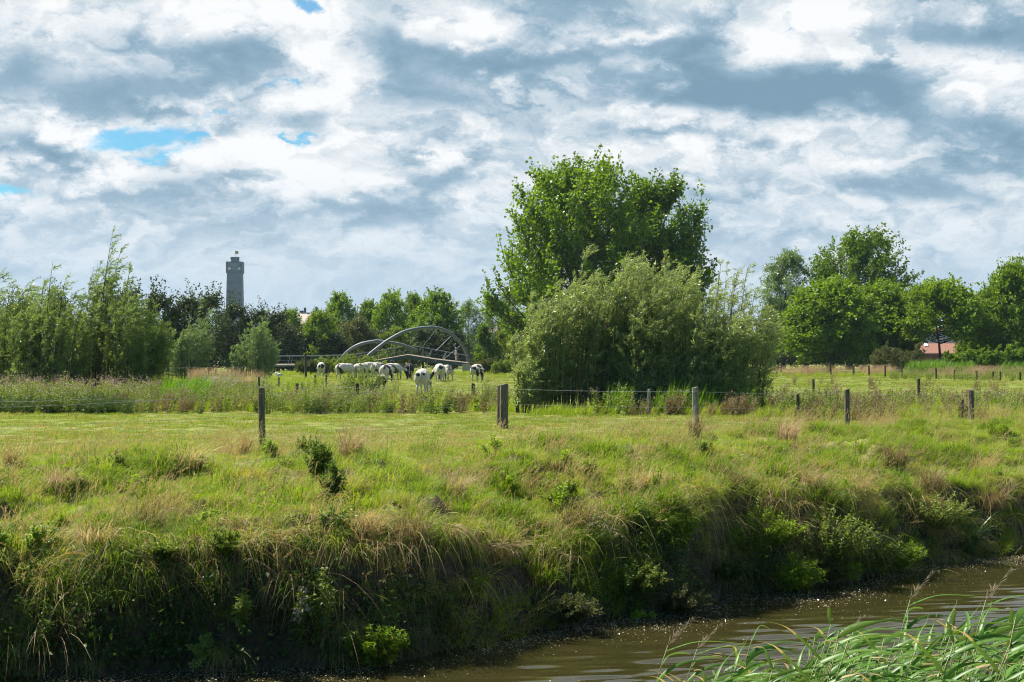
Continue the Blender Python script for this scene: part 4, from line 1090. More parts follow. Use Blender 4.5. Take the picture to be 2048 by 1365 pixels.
def belts():
    rng = np.random.default_rng(21)
    cth = proto_collection('thistle', [thistle_geo(rng, rng.uniform(.8, 1.1), 5, 1.0).mesh('thistle', [M['weed'], M['stalk'], M['flower']]) for _ in range(6)])
    cpk = proto_collection('pink_weed', [thistle_geo(rng, rng.uniform(.9, 1.1), 6, 1.6).mesh('pink_weed', [M['weed'], M['stalk'], M['pink_flower']]) for _ in range(4)])
    cds = proto_collection('dead_weed', [thistle_geo(rng, rng.uniform(.8, 1.0), 6, 1.2).mesh('dead_weed', [M['dry_dark'], M['dry_stalk'], M['seed']]) for _ in range(4)])
    cpd = proto_collection('tall_dry_grass', [wisp(rng, 40, 1.15, 0, 0, .3, None, .35).mesh('tall_dry_grass', [M['pink_dry']]) for _ in range(4)])
    cgr = proto_collection('leafy_reed', [tuft_geo(rng, 40, 1.3, .3, .028, .25, .15, 5, out=.25).mesh('leafy_reed', [M['green_reed']]) for _ in range(4)])
    cyg = proto_collection('yellow_grass', [tuft_geo(rng, 60, .6, .3, .012, .4, .2, 5).mesh('yellow_grass', [M['grass']]) for _ in range(4)])
    def put(name, label, cat, col, k, areas, seed, s=(.7, 1.15), thin=None):
        rg = np.random.default_rng(seed); Ps = []
        for (x0, x1, Y0, Y1, n) in areas:
            Y = rg.uniform(Y0, Y1, n); X = atx(rg.uniform(x0, x1, n), Y)
            if thin: kk = fbm(X * thin[0], Y * thin[0], seed, 3) > thin[1]; X, Y = X[kk], Y[kk]
            Ps.append(np.stack([X, Y, gz(X, Y) - .02], -1))
        P = np.concatenate(Ps); n = len(P)
        scatter(name, label, cat, col, k, P, rg.uniform(-1, 1, n), rg.normal(0, .06, n), rg.uniform(*s, n), seed)
    put('thistle_bed', 'belt of green thistles with pale fluffy heads between the two pastures', 'thistles', cth, 6,
        [(-80, 1045, 51.5, 60, 800), (1040, 1500, 49.5, 51, 50), (1500, 2130, 46, 60, 330), (540, 800, 60, 80, 150), (400, 540, 66, 90, 260), (1780, 2130, 128, 150, 300), (820, 1010, 60, 66, 110), (1850, 2100, 118, 130, 60)], 22, (.32, 1.02), (.28, -.03))
    put('shadow_weed_bed', 'dark leafy weeds standing in for the shadow at the foot of the thistle belt and under the willows', 'weeds', proto_collection('dark_weed', [thistle_geo(rng, rng.uniform(.6, .8), 8, 0).mesh('dark_weed', [M['weed_dark'], M['stalk'], M['flower']]) for _ in range(3)]), 3,
        [(-80, 260, 50.5, 58, 200), (300, 1045, 51.2, 54, 40), (1040, 1520, 49.6, 52, 130), (1500, 2130, 46, 60, 30)], 30, (.5, 1.0), (.3, -.08))  # dark leaf colour stands in for shadow beneath the bushes and belt
    put('field_reed_bed', 'bright green tall reeds in front of the farmhouse with solar panels', 'reeds', cgr, 4, [(1815, 1945, 160, 176, 300), (1990, 2110, 160, 170, 120)], 31, (1.25, 1.6))
    put('pink_weed_bed', 'pinkish flowering weeds along the foot of the left willow bushes', 'weeds', cpk, 4,
        [(-80, 300, 58, 66, 130), (400, 470, 82, 92, 30)], 23, (.8, 1.2))
    put('dead_weed_bed', 'brown dead weed stalks mixed into the thistle belt', 'weeds', cds, 4,
        [(200, 1045, 51, 60, 220), (1500, 2130, 44.5, 62, 240), (1180, 1500, 49.5, 50.6, 90), (1540, 2100, 70, 110, 70)], 24, (.5, 1.0), (.6, 0.0))
    put('tall_dry_grass', 'tall pinkish dry grass standing along the far fence', 'dry grass', cpd, 4,
        [(1525, 1800, 150, 164, 420), (1800, 2130, 140, 156, 200), (380, 520, 112, 146, 110), (940, 1040, 158, 170, 30)], 25, (.55, 1.15), (.22, -.04))
    put('green_reed_bed', 'bright green leafy reeds growing in the ditch', 'reeds', cgr, 4,
        [(325, 405, 62, 70, 120), (1200, 1500, 51.0, 52.0, 26)], 26, (.75, 1.15))
    put('yellow_grass', 'longer yellow-green grass around the thistle belt', 'grass', cyg, 4,
        [(-80, 1045, 53.5, 68, 650), (1500, 2130, 47, 62, 700), (400, 640, 66, 120, 500), (1040, 1500, 50, 52, 90), (560, 1040, 150, 172, 500), (640, 1040, 62, 70, 160), (1525, 2100, 145, 165, 400)], 27, (.5, 1.1))
belts()

# ------------------------------------------------------------------ tower, houses
def tower():
    Y = 1180.0; s = Y / F
    def Z(row): return EYE - (row - HZ) * s
    X = atx(470, Y)
    r = empty('memorial_tower', (X, Y, 0), math.radians(4))
    tag(r, 'tall grey stone tower with a wider glazed head rising behind the dark hedge trees', 'tower')
    g = Geo(); wb, wt = 36 * s, 29 * s; H = Z(547)
    g.box((0, 0, H / 2), (wb, wb, H), taper=wt / wb)
    for k in range(1, 9):
        h = H * k / 9; w = wb + (wt - wb) * h / H
        g.box((0, 0, h), (w + .25, w + .25, .35), 1)
    g.build('shaft', [M['stone'], M['stone_dark']], r)
    g = Geo(); z0, z1 = Z(547), Z(525); hw = 32.0 * s
    g.box((0, 0, z0 + .6), (hw + .3, hw + .3, 1.2), 1)
    g.box((0, 0, (z0 + z1) / 2), (hw - .3, hw - .3, z1 - z0), 0)
    g.box((0, 0, z1 - .3), (hw + .2, hw + .2, .9), 1)
    for sx in (-1, 1):
        for sy in (-1, 1):
            g.box((sx * (hw / 2 - .7), sy * (hw / 2 - .7), (z0 + z1) / 2), (1.6, 1.6, z1 - z0 - 1.5), 1)
    hd = g.build('tower_head', [M['stone'], M['stone_dark']], r)
    zg = Z(538.5); f = -(hw / 2 - .15) - .03
    for (cx, w, h, mt) in ((-.30 * hw, .17 * hw, 1.9, 'shine'), (.33 * hw, .15 * hw, 1.9, 'shine'), (0.02 * hw, .34 * hw, 1.5, 'glass')):
        g = Geo()
        for k in range(4):
            g.box((cx - w / 2 + w * (k + .5) / 4, f, zg), (w / 4 - .18, .12, h * (1 if (k + int(cx > 0)) % 3 else .7)), 0)
        g.build('window', [M[mt]], hd)
    g = Geo()
    for k in range(5): g.box((-.17 * hw + k * .085 * hw, f, Z(531)), (.07 * hw, .12, 2.6), 0)
    g.build('window', [M['glass']], hd)
    g = Geo(); z2 = Z(516); w2 = 15 * s
    g.box((0, 0, (z1 + z2) / 2), (w2, w2, z2 - z1), 0); g.box((0, 0, z2 + .2), (w2 + .5, w2 + .5, .6), 1)
    g.box((-w2 / 2 - .5, 0, z1 + 3.2), (.9, 2, .6), 1)
    g.build('top_storey', [M['stone'], M['stone_dark']], r)
    g = Geo()
    for sx in (-1, 1):
        g = Geo()
        for k in range(4): g.tubes([[sx * (hw / 2 - .4 - k * 1.0), -hw / 2 + .6, z1], [sx * (hw / 2 - .4 - k * 1.0), -hw / 2 + .6, z1 + 1.4]], [.05, .05], 4)
        g.tubes([[sx * (hw / 2 - .3), -hw / 2 + .6, z1 + 1.4], [sx * (w2 / 2 + .2), -hw / 2 + .6, z1 + 1.4]], [.05, .05], 4)
        g.build('railing', [M['stone_dark']], r)
    g = Geo(); zf = Z(501); g.tubes([[0, 0, z2], [0, 0, zf]], [.16, .10], 6)
    pole = g.build('flagpole', [M['stone_dark']], r)
    g = Geo(); u = np.linspace(0, 1, 10); v = np.linspace(0, 1, 6); U_, V_ = np.meshgrid(u, v)
    L = 2.6; P = np.stack([.15 + U_ * L, .35 * np.sin(U_ * 6) * U_, zf - 2.8 + V_ * 2.5 - .5 * U_], -1)
    q = grid_quads(6, 10); mi = np.array([1 if (3 <= (i % 9) <= 6 and 1 <= i // 9 <= 3) else 0 for i in range(len(q))])
    g.add(P.reshape(-1, 3), q); g.m[-1] = mi
    g.build('flag', [M['flag_yellow'], M['flag_black']], pole)
tower()

def gable_house(name, label, px, Y, wid, dep, eave, ridge, wall, roof, rz=0.0, lo=0.0):
    X = atx(px, Y); r = empty(name, (X, Y, gz1(X, Y)), rz); tag(r, label, 'house')
    g = Geo(); g.box((0, 0, eave / 2), (wid, dep, eave))
    V = [(-wid / 2, -dep / 2, eave), (-wid / 2, dep / 2, eave), (-wid / 2, 0, ridge - .1), (wid / 2, -dep / 2, eave), (wid / 2, dep / 2, eave), (wid / 2, 0, ridge - .1)]
    me_w = g.mesh('wall', [M[wall]])
    bm = bmesh.new(); bm.from_mesh(me_w)
    vs = [bm.verts.new(v) for v in V]
    bm.faces.new((vs[0], vs[2], vs[1])); bm.faces.new((vs[3], vs[4], vs[5])); bm.to_mesh(me_w); bm.free()
    link('wall', me_w, r)
    ov = .35; rf = Geo(); a = math.atan2(ridge - eave, dep / 2)
    for s_ in (-1, 1):
        L = (dep / 2 + ov) / math.cos(a)
        c = np.array([0, s_ * (dep / 2 + ov) / 2, ridge - math.tan(a) * (dep / 2 + ov) / 2])
        R = Matrix.Rotation(-s_ * a, 3, 'X'); rf.box(c, (wid + 2 * ov, L, .16), R=R)
    rf.tubes([[-wid / 2 - ov, 0, ridge + .05], [wid / 2 + ov, 0, ridge + .05]], [.14, .14], 6)
    ro = rf.build('roof', [M[roof]], r)
    return r, ro, a
def houses():
    # brick farmhouse with solar panels
    Y = 300.0; k = Y / F
    wid, dep = 150 * k, 12.0
    eave = EYE - (706 - HZ) * k; ridge = EYE - (656 - HZ) * k
    px = 1858
    r, ro, a = gable_house('farmhouse', 'brick farmhouse with a salmon tiled roof and solar panels behind the walnut trees', px, Y + 6, wid, dep, eave, ridge, 'brick', 'tiles')
    n = np.array([0, -math.sin(a), math.cos(a)]); up = np.array([0, math.cos(a), math.sin(a)]); L = (dep / 2) / math.cos(a)
    R = Matrix.Rotation(a, 3, 'X')
    def on_roof(x, f): return np.array([x, 0, ridge]) - up * L * (1 - f) + n * .14
    for row, (f, x0, cnt) in enumerate(((.50, -4.5, 8), (.72, -5.6, 9), (.92, -7.0, 6))):
        for c in range(cnt):
            g = Geo(); p = on_roof(x0 + c * 1.25 + .2 * row, f)
            g.box(p, (1.16, 1.62, .05), 0, R); 
            g.box(p - up * .83, (1.2, .05, .07), 1, R); g.box(p + up * .83, (1.2, .05, .07), 1, R)
            g.build('solar_panel', [M['solar'], M['galv']], r)
    for x in (-4.6, -1.9):
        g = Geo(); g.box(on_roof(x, .30), (.75, .85, .10), 0, R); g.box(on_roof(x, .30) + n * .05, (.6, .7, .04), 1, R)
        g.build('skylight', [M['white_paint'], M['shine']], r)
    g = Geo(); g.box((-wid / 2 + 3.5, -dep / 2 - 1.2, eave * .42), (5, 2.4, eave * .84)); g.box((-wid / 2 + 3.5, -dep / 2 - 1.2, eave * .86), (5.4, 2.8, .14), 1)
    g.build('annexe', [M['brick'], M['stone_dark']], r)
    g = Geo(); g.tubes([[-wid / 2 - .2, -dep / 2 - .42, eave - .12], [wid / 2 + .2, -dep / 2 - .42, eave - .12]], [.08, .08], 6); g.build('gutter', [M['stone_dark']], r)
    for x in (1.5, 4.8):
        g = Geo(); g.box((x, -dep / 2 - .02, eave * .5), (1.2, .08, 1.1)); w = g.build('window', [M['glass']], r)
    # small house on the far right
    r2, ro2, a2 = gable_house('brick_house', 'brick house glimpsed between the walnut trees at the right edge', 2046, 296, 9.0, 8, EYE - (688 - HZ) * .104 + .2, EYE - (668 - HZ) * .104 + 1.2, 'brick', 'tiles')
    for x in (-3.2, 0.2):
        g = Geo(); g.box((x, -4.03, 2.7), (1.5, .1, 1.3)); fr = g.build('window', [M['white_paint']], r2)
        g = Geo(); g.box((0, -.055, 0), (1.3, .03, 1.1)); p = g.build('pane', [M['glass']], fr); p.location = (x, -4.03, 2.7)
    # pale roof in the middle distance
    Y = 330.0; k = Y / F
    r3, ro3, a3 = gable_house('farm_building', 'low farm building with a pale pinkish roof and small chimneys between hedge and trees', 622, Y, 12, 9, EYE - (650 - HZ) * k, EYE - (627 - HZ) * k, 'brick', 'pale_tiles')
    zr = EYE - (627 - HZ) * k
    for (x, h, w) in ((-1.4, 1.3, .45), (-2.2, .6, .9), (1.2, 1.5, .4), (2.2, .7, .5)):
        g = Geo(); g.box((x, .2, zr + h / 2 - .1), (w, .5, h)); g.box((x, .2, zr + h - .05), (w + .14, .64, .12)); g.build('chimney', [M['girder']], ro3)
    r4, ro4, a4 = gable_house('white_house', 'white house corner gleaming through the trees under the tallest poplar', 1003, 330, 9, 8, 6.2, 9.2, 'white_paint', 'pale_tiles')
houses()

# ------------------------------------------------------------------ the foot bridge
def bridge():
    Y0 = 182.0
    r = empty('footbridge', (atx(815, Y0), Y0, 0.0)); o = np.array(r.location)
    tag(r, 'grey steel footbridge with two crossing arches and a kinked wooden deck behind the cows', 'footbridge')
    yaw = math.radians(14)                    # the left end is nearer than the right
    def Yof(px, back=0.0):                    # distance along the bridge axis
        return Y0 + (px - 815) / F * Y0 * math.tan(yaw) + back
    def P(px, row, back=0.0):
        Y = Yof(px, back); v = np.array(at(px, row, Y)); return v - o
    # deck line (front edge): pixel column, top row
    line = [(545, 730), (640, 729), (690, 727), (752, 721), (815, 710), (872, 719), (938, 727)]
    W = 2.3
    g = Geo()
    for (a, b) in zip(line[:-1], line[1:]):
        p0, p1 = P(*a), P(*b); q0, q1 = p0 + [0, W, 0.10], p1 + [0, W, 0.10]
        n = max(2, int(np.linalg.norm(p1 - p0) / .16))
        for k in range(n):
            t0, t1 = k / n, (k + .90) / n
            V = [p0 + (p1 - p0) * t0, p0 + (p1 - p0) * t1, q0 + (q1 - q0) * t1, q0 + (q1 - q0) * t0]
            V = V + [v - [0, 0, .06] for v in V]
            g.add(V, [(0, 1, 2, 3), (7, 6, 5, 4), (0, 4, 5, 1), (1, 5, 6, 2), (2, 6, 7, 3), (3, 7, 4, 0)])
    g.build('deck', [M['deck_wood']], r)
    for back in (0.0, W):
        g = Geo()
        for i, (a, b) in enumerate(zip(line[:-1], line[1:])):
            p0, p1 = P(*a), P(*b); d = [0, back + (-.06 if back == 0 else .06), -.27 if i >= 2 else -.17]
            g.beam(p0 + d, p1 + d, .10, .42 if i >= 2 else .18)
        g.build('girder', [M['girder'] if back or 1 else M['galv']], r)
    g = Geo(); p0, p1 = P(545, 731.5), P(600, 731.2); g.beam(p0 + [0, -.13, 0], p1 + [0, -.13, 0], .06, .16); g.build('edge_board', [M['galv']], r)
    for px in (548, 558, 567, 583, 597, 640):
        g = Geo(); t = P(px, 732); g.tubes([t + [0, .3, -.2], t + [0, .3, -2.2]], [.10, .11], 7); g.build('pile', [M['post_dark']], r)
    # railings
    rails = {0.0: [(540, 713), (640, 712), (700, 711), (752, 702.5), (824, 690)], 1.0: [(824, 690), (872, 700), (938, 712.5)]}
    def deck_row(px): return np.interp(px, [p[0] for p in line], [p[1] for p in line])
    def rail_row(px): return np.interp(px, [540, 640, 700, 752, 822, 830, 872, 938], [713, 712, 710.5, 702.5, 691, 693, 700.5, 712.5])
    for back in (0.0, W):
        g = Geo(); pts = np.array([P(px, rail_row(px)) + [0, back, .02 * back] for px in np.linspace(540, 938, 60)])
        g.tubes(pts[:41], np.full(41, .055), 6); g.tubes(pts[42:], np.full(18, .022), 5)
        g.build('handrail', [M['galv']], r)
        g = Geo()
        for px in np.arange(560, 938, 3.0):
            g.tubes([P(px, deck_row(px)) + [0, back, .05], P(px, rail_row(px)) + [0, back, 0]], [.007, .007], 3)
        for f in (.5,):
            pp = np.array([P(px, deck_row(px) * (1 - f) + rail_row(px) * f) + [0, back, 0] for px in np.linspace(542, 938, 50)])
            g.tubes(pp, np.full(50, .008), 3)
        g.build('mesh_infill', [M['girder']], r)
        for px, dx in ((576, 4), (632, 6), (705, 5), (752, 3), (786, 1), (822, 0), (842, 4), (856, 7), (884, 8), (912, 4)):
            g = Geo(); a = P(px, deck_row(px)) + [0, back - .05, 0]; b = P(px + dx, rail_row(px + dx)) + [0, back - .05, 0]
            g.beam(a, b, .055, .055); g.build('railing_post', [M['galv']], r)
    # arches: each springs from one side of the deck, leans out and crosses to the other
    def arch(pts, y0, y1, rad, nm):
        pts = np.array(pts, float); n = len(pts); t = np.linspace(0, 1, n); tt = np.linspace(0, 1, 40)
        # smooth curve through the points
        def cr(v):
            out = np.zeros(40)
            for i, q in enumerate(tt):
                f = q * (n - 1); k = min(int(f), n - 2); u = f - k
                p = [v[max(0, k - 1)], v[k], v[k + 1], v[min(n - 1, k + 2)]]
                out[i] = .5 * ((2 * p[1]) + (-p[0] + p[2]) * u + (2 * p[0] - 5 * p[1] + 4 * p[2] - p[3]) * u * u + (-p[0] + 3 * p[1] - 3 * p[2] + p[3]) * u ** 3)
            return out
        xs, ys = cr(pts[:, 0]), cr(pts[:, 1])
        Q = []
        for i in range(40):
            bk = y0 + (y1 - y0) * tt[i] - 1.6 * math.sin(math.pi * tt[i])
            Y = Yof(xs[i], bk); Q.append(np.array(at(xs[i], ys[i], Y)) - o)
        Q = np.array(Q); g = Geo(); g.tubes(Q, np.full(40, rad), 12)
        a = g.build(nm, [M['steel']], r, smooth=True)
        k = int(np.argmax(Q[:, 2])); g = Geo(); d = unit(Q[k + 1] - Q[k - 1])
        g.tubes([Q[k] - d * .22, Q[k] + d * .22], [rad * 1.35, rad * 1.35], 10); g.beam(Q[k] - d * .08 + [0, 0, rad * 1.2], Q[k] + d * .08 + [0, 0, rad * 1.2], .16, .16)
        g.build('joint_collar', [M['steel']], a)
        return Q
    A1 = arch([(724, 725), (735, 713), (753, 698), (778, 680), (805, 665.5), (832, 658), (858, 655.5), (880, 657.5), (901, 667), (919, 684), (931, 703), (938, 727)], -.6, W + .3, .21, 'arch')
    A2 = arch([(676, 725), (684, 715), (697, 702), (716, 690.5), (738, 684.5), (757, 683), (778, 685.5), (800, 689), (818, 695), (835, 702)], W + .7, .0, .20, 'arch')
    g_rods = [((841, 664), (806, 708)), ((874, 663), (840, 700.5)), ((902, 673), (871, 703)), ((921, 690), (886, 720))]
    for (a, b) in g_rods:
        i = int(np.argmin(np.abs(A1[:, 0] + o[0] - atx(a[0], Yof(a[0]))))); g = Geo()
        g.tubes([A1[i], P(*b)], [.017, .017], 5); g.build('hanger_rod', [M['galv']], r)
    for (a, b) in (((700, 700), (716, 722)),):
        i = int(np.argmin(np.abs(A2[:, 0] + o[0] - atx(a[0], Yof(a[0], W))))); g = Geo()
        g.tubes([A2[i], P(*b)], [.015, .015], 5); g.build('hanger_rod', [M['galv']], r)
    g = Geo(); p = P(939, 728); g.box(p + [.2, .8, -.7], (2.2, 3.6, 1.3)); g.build('abutment', [M['concrete']], r)
    # railing going on behind the right end
    g = Geo(); a = P(938, 709, 1.5); b = P(957, 714, 1.5); g.tubes([a, b], [.05, .05], 6); g.tubes([b, b - [0, 0, 1.2]], [.05, .05], 6); g.build('end_railing', [M['post_dark']], r)
    q = empty('rusty_post', at(955, 728, 183.5)); q.location.z = gz1(q.location.x, q.location.y)
    tag(q, 'wide rusty orange steel post at the right end of the footbridge', 'post')
    g = Geo(); g.box((0, 0, .65), (.36, .10, 1.3)); g.box((0, -.06, .9), (.30, .02, .5)); g.build('plate', [M['rust']], q)
    g = Geo(); g.tubes([[.26, 0, 0], [.24, 0, 1.5]], [.05, .05], 6); g.build('stake', [M['post_dark']], q)
    return P, deck_row, W
BP, BDECK, BW = bridge()

# ------------------------------------------------------------------ bodies: one continuous remeshed surface each
def blob_mesh(name, balls, limbs, voxel, smooth=6, mats=()):
    """balls (centre, radii, rotation about x), limbs (polyline, radii) -> one welded smooth skin"""
    bm = bmesh.new()
    for (c, rad, rot) in balls:
        mt = Matrix.Translation(c) @ Matrix.Rotation(rot, 4, 'X') @ Matrix.Diagonal((*rad, 1))
        bmesh.ops.create_icosphere(bm, subdivisions=3, radius=1.0, matrix=mt)
    for (pts, rs) in limbs:
        pts = [Vector(p) for p in pts]
        for i in range(len(pts) - 1):
            a, b = pts[i], pts[i + 1]; d = b - a; L = d.length
            rotm = d.to_track_quat('Z', 'Y').to_matrix().to_4x4()
            bmesh.ops.create_cone(bm, cap_ends=True, segments=12, radius1=rs[i], radius2=rs[i + 1], depth=L, matrix=Matrix.Translation((a + b) / 2) @ rotm)
        for p, r_ in zip(pts, rs):
            bmesh.ops.create_icosphere(bm, subdivisions=2, radius=r_, matrix=Matrix.Translation(p))
    me = bpy.data.meshes.new(name + '_raw'); bm.to_mesh(me); bm.free()
    ob = bpy.data.objects.new(name + '_raw', me); C.objects.link(ob)
    rm = ob.modifiers.new('r', 'REMESH'); rm.mode = 'VOXEL'; rm.voxel_size = voxel
    sm = ob.modifiers.new('s', 'SMOOTH'); sm.factor = .5; sm.iterations = smooth
    dg = bpy.context.evaluated_depsgraph_get()
    out = bpy.data.meshes.new_from_object(ob.evaluated_get(dg)); out.name = name
    bpy.data.objects.remove(ob); bpy.data.meshes.remove(me)
    for p in out.polygons: p.use_smooth = True
    out.materials.clear()
    for m in mats: out.materials.append(m)
    return out

def cow_mat():
    m, t = new_mat('cow_coat')
    at_ = t.node('ShaderNodeAttribute', attribute_name='coat'); a2 = t.node('ShaderNodeAttribute', attribute_name='warm')
    tc = t.node('ShaderNodeTexCoord')
    n = t.noise(tc.outputs['Object'], 14, 4, .6).outputs[0]
    w = t.mix(t.smooth(n, .3, .7), (0.52, 0.485, 0.43), (0.42, 0.38, 0.325))
    w = t.mix(a2.outputs['Fac'], w, (0.34, 0.24, 0.16))
    c = t.mix(t.smooth(at_.outputs['Fac'], .45, .6), w, (0.020, 0.018, 0.020))
    p = bsdf(t, c, .75, .25); finish(t, p.outputs[0]); return m
M['cow'] = cow_mat()

COW = {}
def cow_base(kind):
    """facing +Y; grazing: head down; height about 1.4 m"""
    if kind in COW: return COW[kind]
    turn = {'graze': 0.0, 'left': -.42, 'right': .42}[kind]
    balls = [((0, -.62, 1.02), (.36, .42, .37), 0), ((0, -.30, 1.03), (.36, .60, .39), 0), ((0, .28, 1.00), (.35, .60, .40), 0), ((0, .70, 1.02), (.28, .36, .36), 0),
             ((.19, -.80, .92), (.19, .24, .34), 0), ((-.19, -.80, .92), (.19, .24, .34), 0), ((0, .1, .86), (.33, .75, .30), 0), ((0, .62, 1.22), (.12, .30, .16), 0),
             ((0, -.48, .66), (.14, .20, .12), 0)]
    nx = turn
    limbs = [([(0, .80, 1.12), (nx * .5, 1.18, .86), (nx * 1.0, 1.38 - abs(turn) * .5, .52)], [.24, .17, .13]),
             ([(nx * 1.0, 1.38 - abs(turn) * .5, .52), (nx * 1.25, 1.46 - abs(turn) * .8, .34), (nx * 1.45, 1.52 - abs(turn) * 1.1, .17)], [.13, .115, .085])]
    hx, hy = nx * 1.0, 1.38 - abs(turn) * .5
    for s in (-1, 1):
        limbs.append(([(hx + s * .09, hy + .02, .56), (hx + s * .24, hy - .02, .57)], [.05, .045]))      # ears
        limbs.append(([(s * .22, -.82, .80), (s * .22, -.72, .56), (s * .21, -.86, .40), (s * .21, -.84, .12), (s * .21, -.80, .03)], [.19, .105, .07, .055, .065]))
        limbs.append(([(s * .20, .62, .80), (s * .19, .66, .46), (s * .185, .66, .36), (s * .18, .66, .10), (s * .18, .69, .03)], [.15, .085, .07, .05, .062]))
    me = blob_mesh('cow_body', balls, limbs, .034, 5, [M['cow']])
    COW[kind] = me
    return me
def coat(me, spec, seed):
    n = len(me.vertices); co = np.zeros(n * 3, np.float32); me.vertices.foreach_get('co', co); co = co.reshape(-1, 3)
    x, y, z = co.T
    v = np.zeros(n); w = np.zeros(n)
    f = fbm(x * 2.2 + seed * 3.1, y * 1.6 + z * 2.2 + seed, seed, 3)
    kind = spec[0]
    if kind == 'black':
        v += 1.0; v -= 1.2 * np.exp(-(((x - .20) / .06) ** 2)) * (z < .75) * (y < -.5); v -= 1.2 * np.exp(-((x + .20) / .05) ** 2) * (z < .7) * (y < -.4)
        w += .9 * np.exp(-((x / .1) ** 2 + ((z - .75) / .15) ** 2)) * (y < -.5); v -= .9 * np.exp(-((x / .1) ** 2 + ((z - .75) / .15) ** 2)) * (y < -.5)
    else:
        v += .5 + (f - spec[1] * .48) * 3.4
    for (px, pz, rx, rz, am) in spec[2]:           # rump patches seen from behind
        v += am * np.exp(-(((x - px) / rx) ** 2 + ((z - pz) / rz) ** 2)) * (y < -.35)
    hd = (y > .95) & (z < .75); v += hd * spec[3]
    legs = (z < .55) & (y < .9); v -= legs * .25
    w += .75 * np.exp(-((x / .05) ** 2)) * (y < -.75) * (z > .55) * (z < 1.15) + .55 * sstep(.5, .05, z) * np.clip(fbm(x * 8, z * 6 + y * 3, seed, 2) + .35, 0, 1)
    for nm, d in (('coat', v), ('warm', np.clip(w, 0, 1))):
        a = me.attributes.new(nm, 'FLOAT', 'POINT'); a.data.foreach_set('value', d.astype(np.float32))
def cow(label, px, Y, kind, head, spec, seed, s=1.0, tail=None, dz=0.0):
    X = atx(px, Y); r = empty('cow', (X, Y, gz1(X, Y) + dz), math.radians(head)); r.scale = (s, s, s)
    tag(r, label, 'cow', 'cows grazing in the pasture')
    me = cow_base(kind).copy(); coat(me, spec, seed); link('body', me, r)
    g = Geo()
    if tail is None: pts = [(0, -.98, 1.22), (.01, -1.07, 1.10), (.015, -1.08, .80), (.02, -1.06, .48)]
    else: pts = [(0, -.98, 1.22), (.12 * tail, -1.08, 1.22), (.42 * tail, -1.15, 1.10), (.85 * tail, -1.15, .98)]
    pts = np.array(pts); P = np.concatenate([pts[:1] + (pts[1:2] - pts[:1]) * np.linspace(0, 1, 3, endpoint=False)[:, None], pts[1:2] + (pts[2:3] - pts[1:2]) * np.linspace(0, 1, 3, endpoint=False)[:, None], pts[2:3] + (pts[3:4] - pts[2:3]) * np.linspace(0, 1, 5)[:, None]])
    g.tubes(P, np.array([.045, .036, .03, .026, .024, .022, .022, .024, .04, .045, .015]), 6)
    tm = g.mesh('tail', [M['cow']], True)
    for nm, val in (('coat', -.5), ('warm', .12)):
        a = tm.attributes.new(nm, 'FLOAT', 'POINT'); a.data.foreach_set('value', np.full(len(tm.vertices), val, np.float32))
    link('tail', tm, r)
    return r
def cows():
    R2 = [(-.16, 1.10, .13, .14, 1.4), (.16, 1.10, .13, .14, 1.4)]
    cow('white cow seen from behind with a large black rump patch, alone left of the herd', 643, 143, 'right', 4, ('w', .28, [(0, 1.12, .17, .20, 2.0), (.14, .98, .12, .16, 1.2), (-.16, .98, .08, .14, 1.2)], .6), 1, 1.04)
    cow('white cow with grey speckles half hidden by weeds, second from the left', 690, 128, 'graze', -34, ('w', .14, [], .5), 2, 1.03)
    cow('plain white cow behind the weed clump, right of the speckled one', 722, 130, 'graze', -22, ('w', .40, [], .2), 3, 1.03)
    cow('white cow with a few grey marks deepest in the herd, only its back showing', 741, 141, 'graze', -28, ('w', .17, [], .4), 4, 1.05)
    cow('white cow with black spots on its hindquarters standing behind the middle of the herd', 757, 135, 'graze', -22, ('w', .18, [(0, 1.15, .22, .16, 1.2)], .7), 5, 1.03)
    cow('white cow from behind with a brownish tail root in the middle of the herd', 774, 113, 'graze', -12, ('w', .36, [(0, 1.2, .10, .12, .8)], .3), 6, 1.0)
    cow('white cow in side view with a dark face, grazing to the right', 787, 122, 'right', -40, ('w', .26, [], 1.4), 7, 1.03)
    cow('small white young cow with black rump patches and its tail swung right', 763, 88, 'left', 5, ('w', .24, [(-.17, 1.0, .12, .18, 1.6), (.2, 1.0, .12, .22, 1.6), (0, 1.12, .14, .10, 1.2)], .4), 8, .80, tail=1.0, dz=-.06)
    cow('black cow with white hind legs seen from behind', 819, 124, 'graze', 3, ('black', 0, [], 0), 9, 1.05)
    cow('nearest large white cow seen from behind with two dark rump patches', 846, 79, 'graze', -3, ('w', .38, [(-.17, 1.08, .11, .10, 1.5), (.18, 1.10, .09, .10, 1.5)], .2), 10, 1.0)
    cow('white cow with a dark face turned left and its tail swung right', 879, 114, 'left', 10, ('w', .32, [(.04, 1.15, .06, .14, 1.0)], 1.4), 11, 1.04, tail=1.0)
    cow('white cow with dark spotted shoulder just right of the dark-faced one', 893, 118, 'graze', 25, ('w', .22, [(.1, 1.15, .2, .12, .8)], .8), 12, .96)
    cow('white cow apart on the right, its tail swishing to the right', 955, 116, 'graze', -14, ('w', .25, [(.02, 1.18, .08, .12, .9)], .5), 13, 1.03, tail=1.1)
cows()

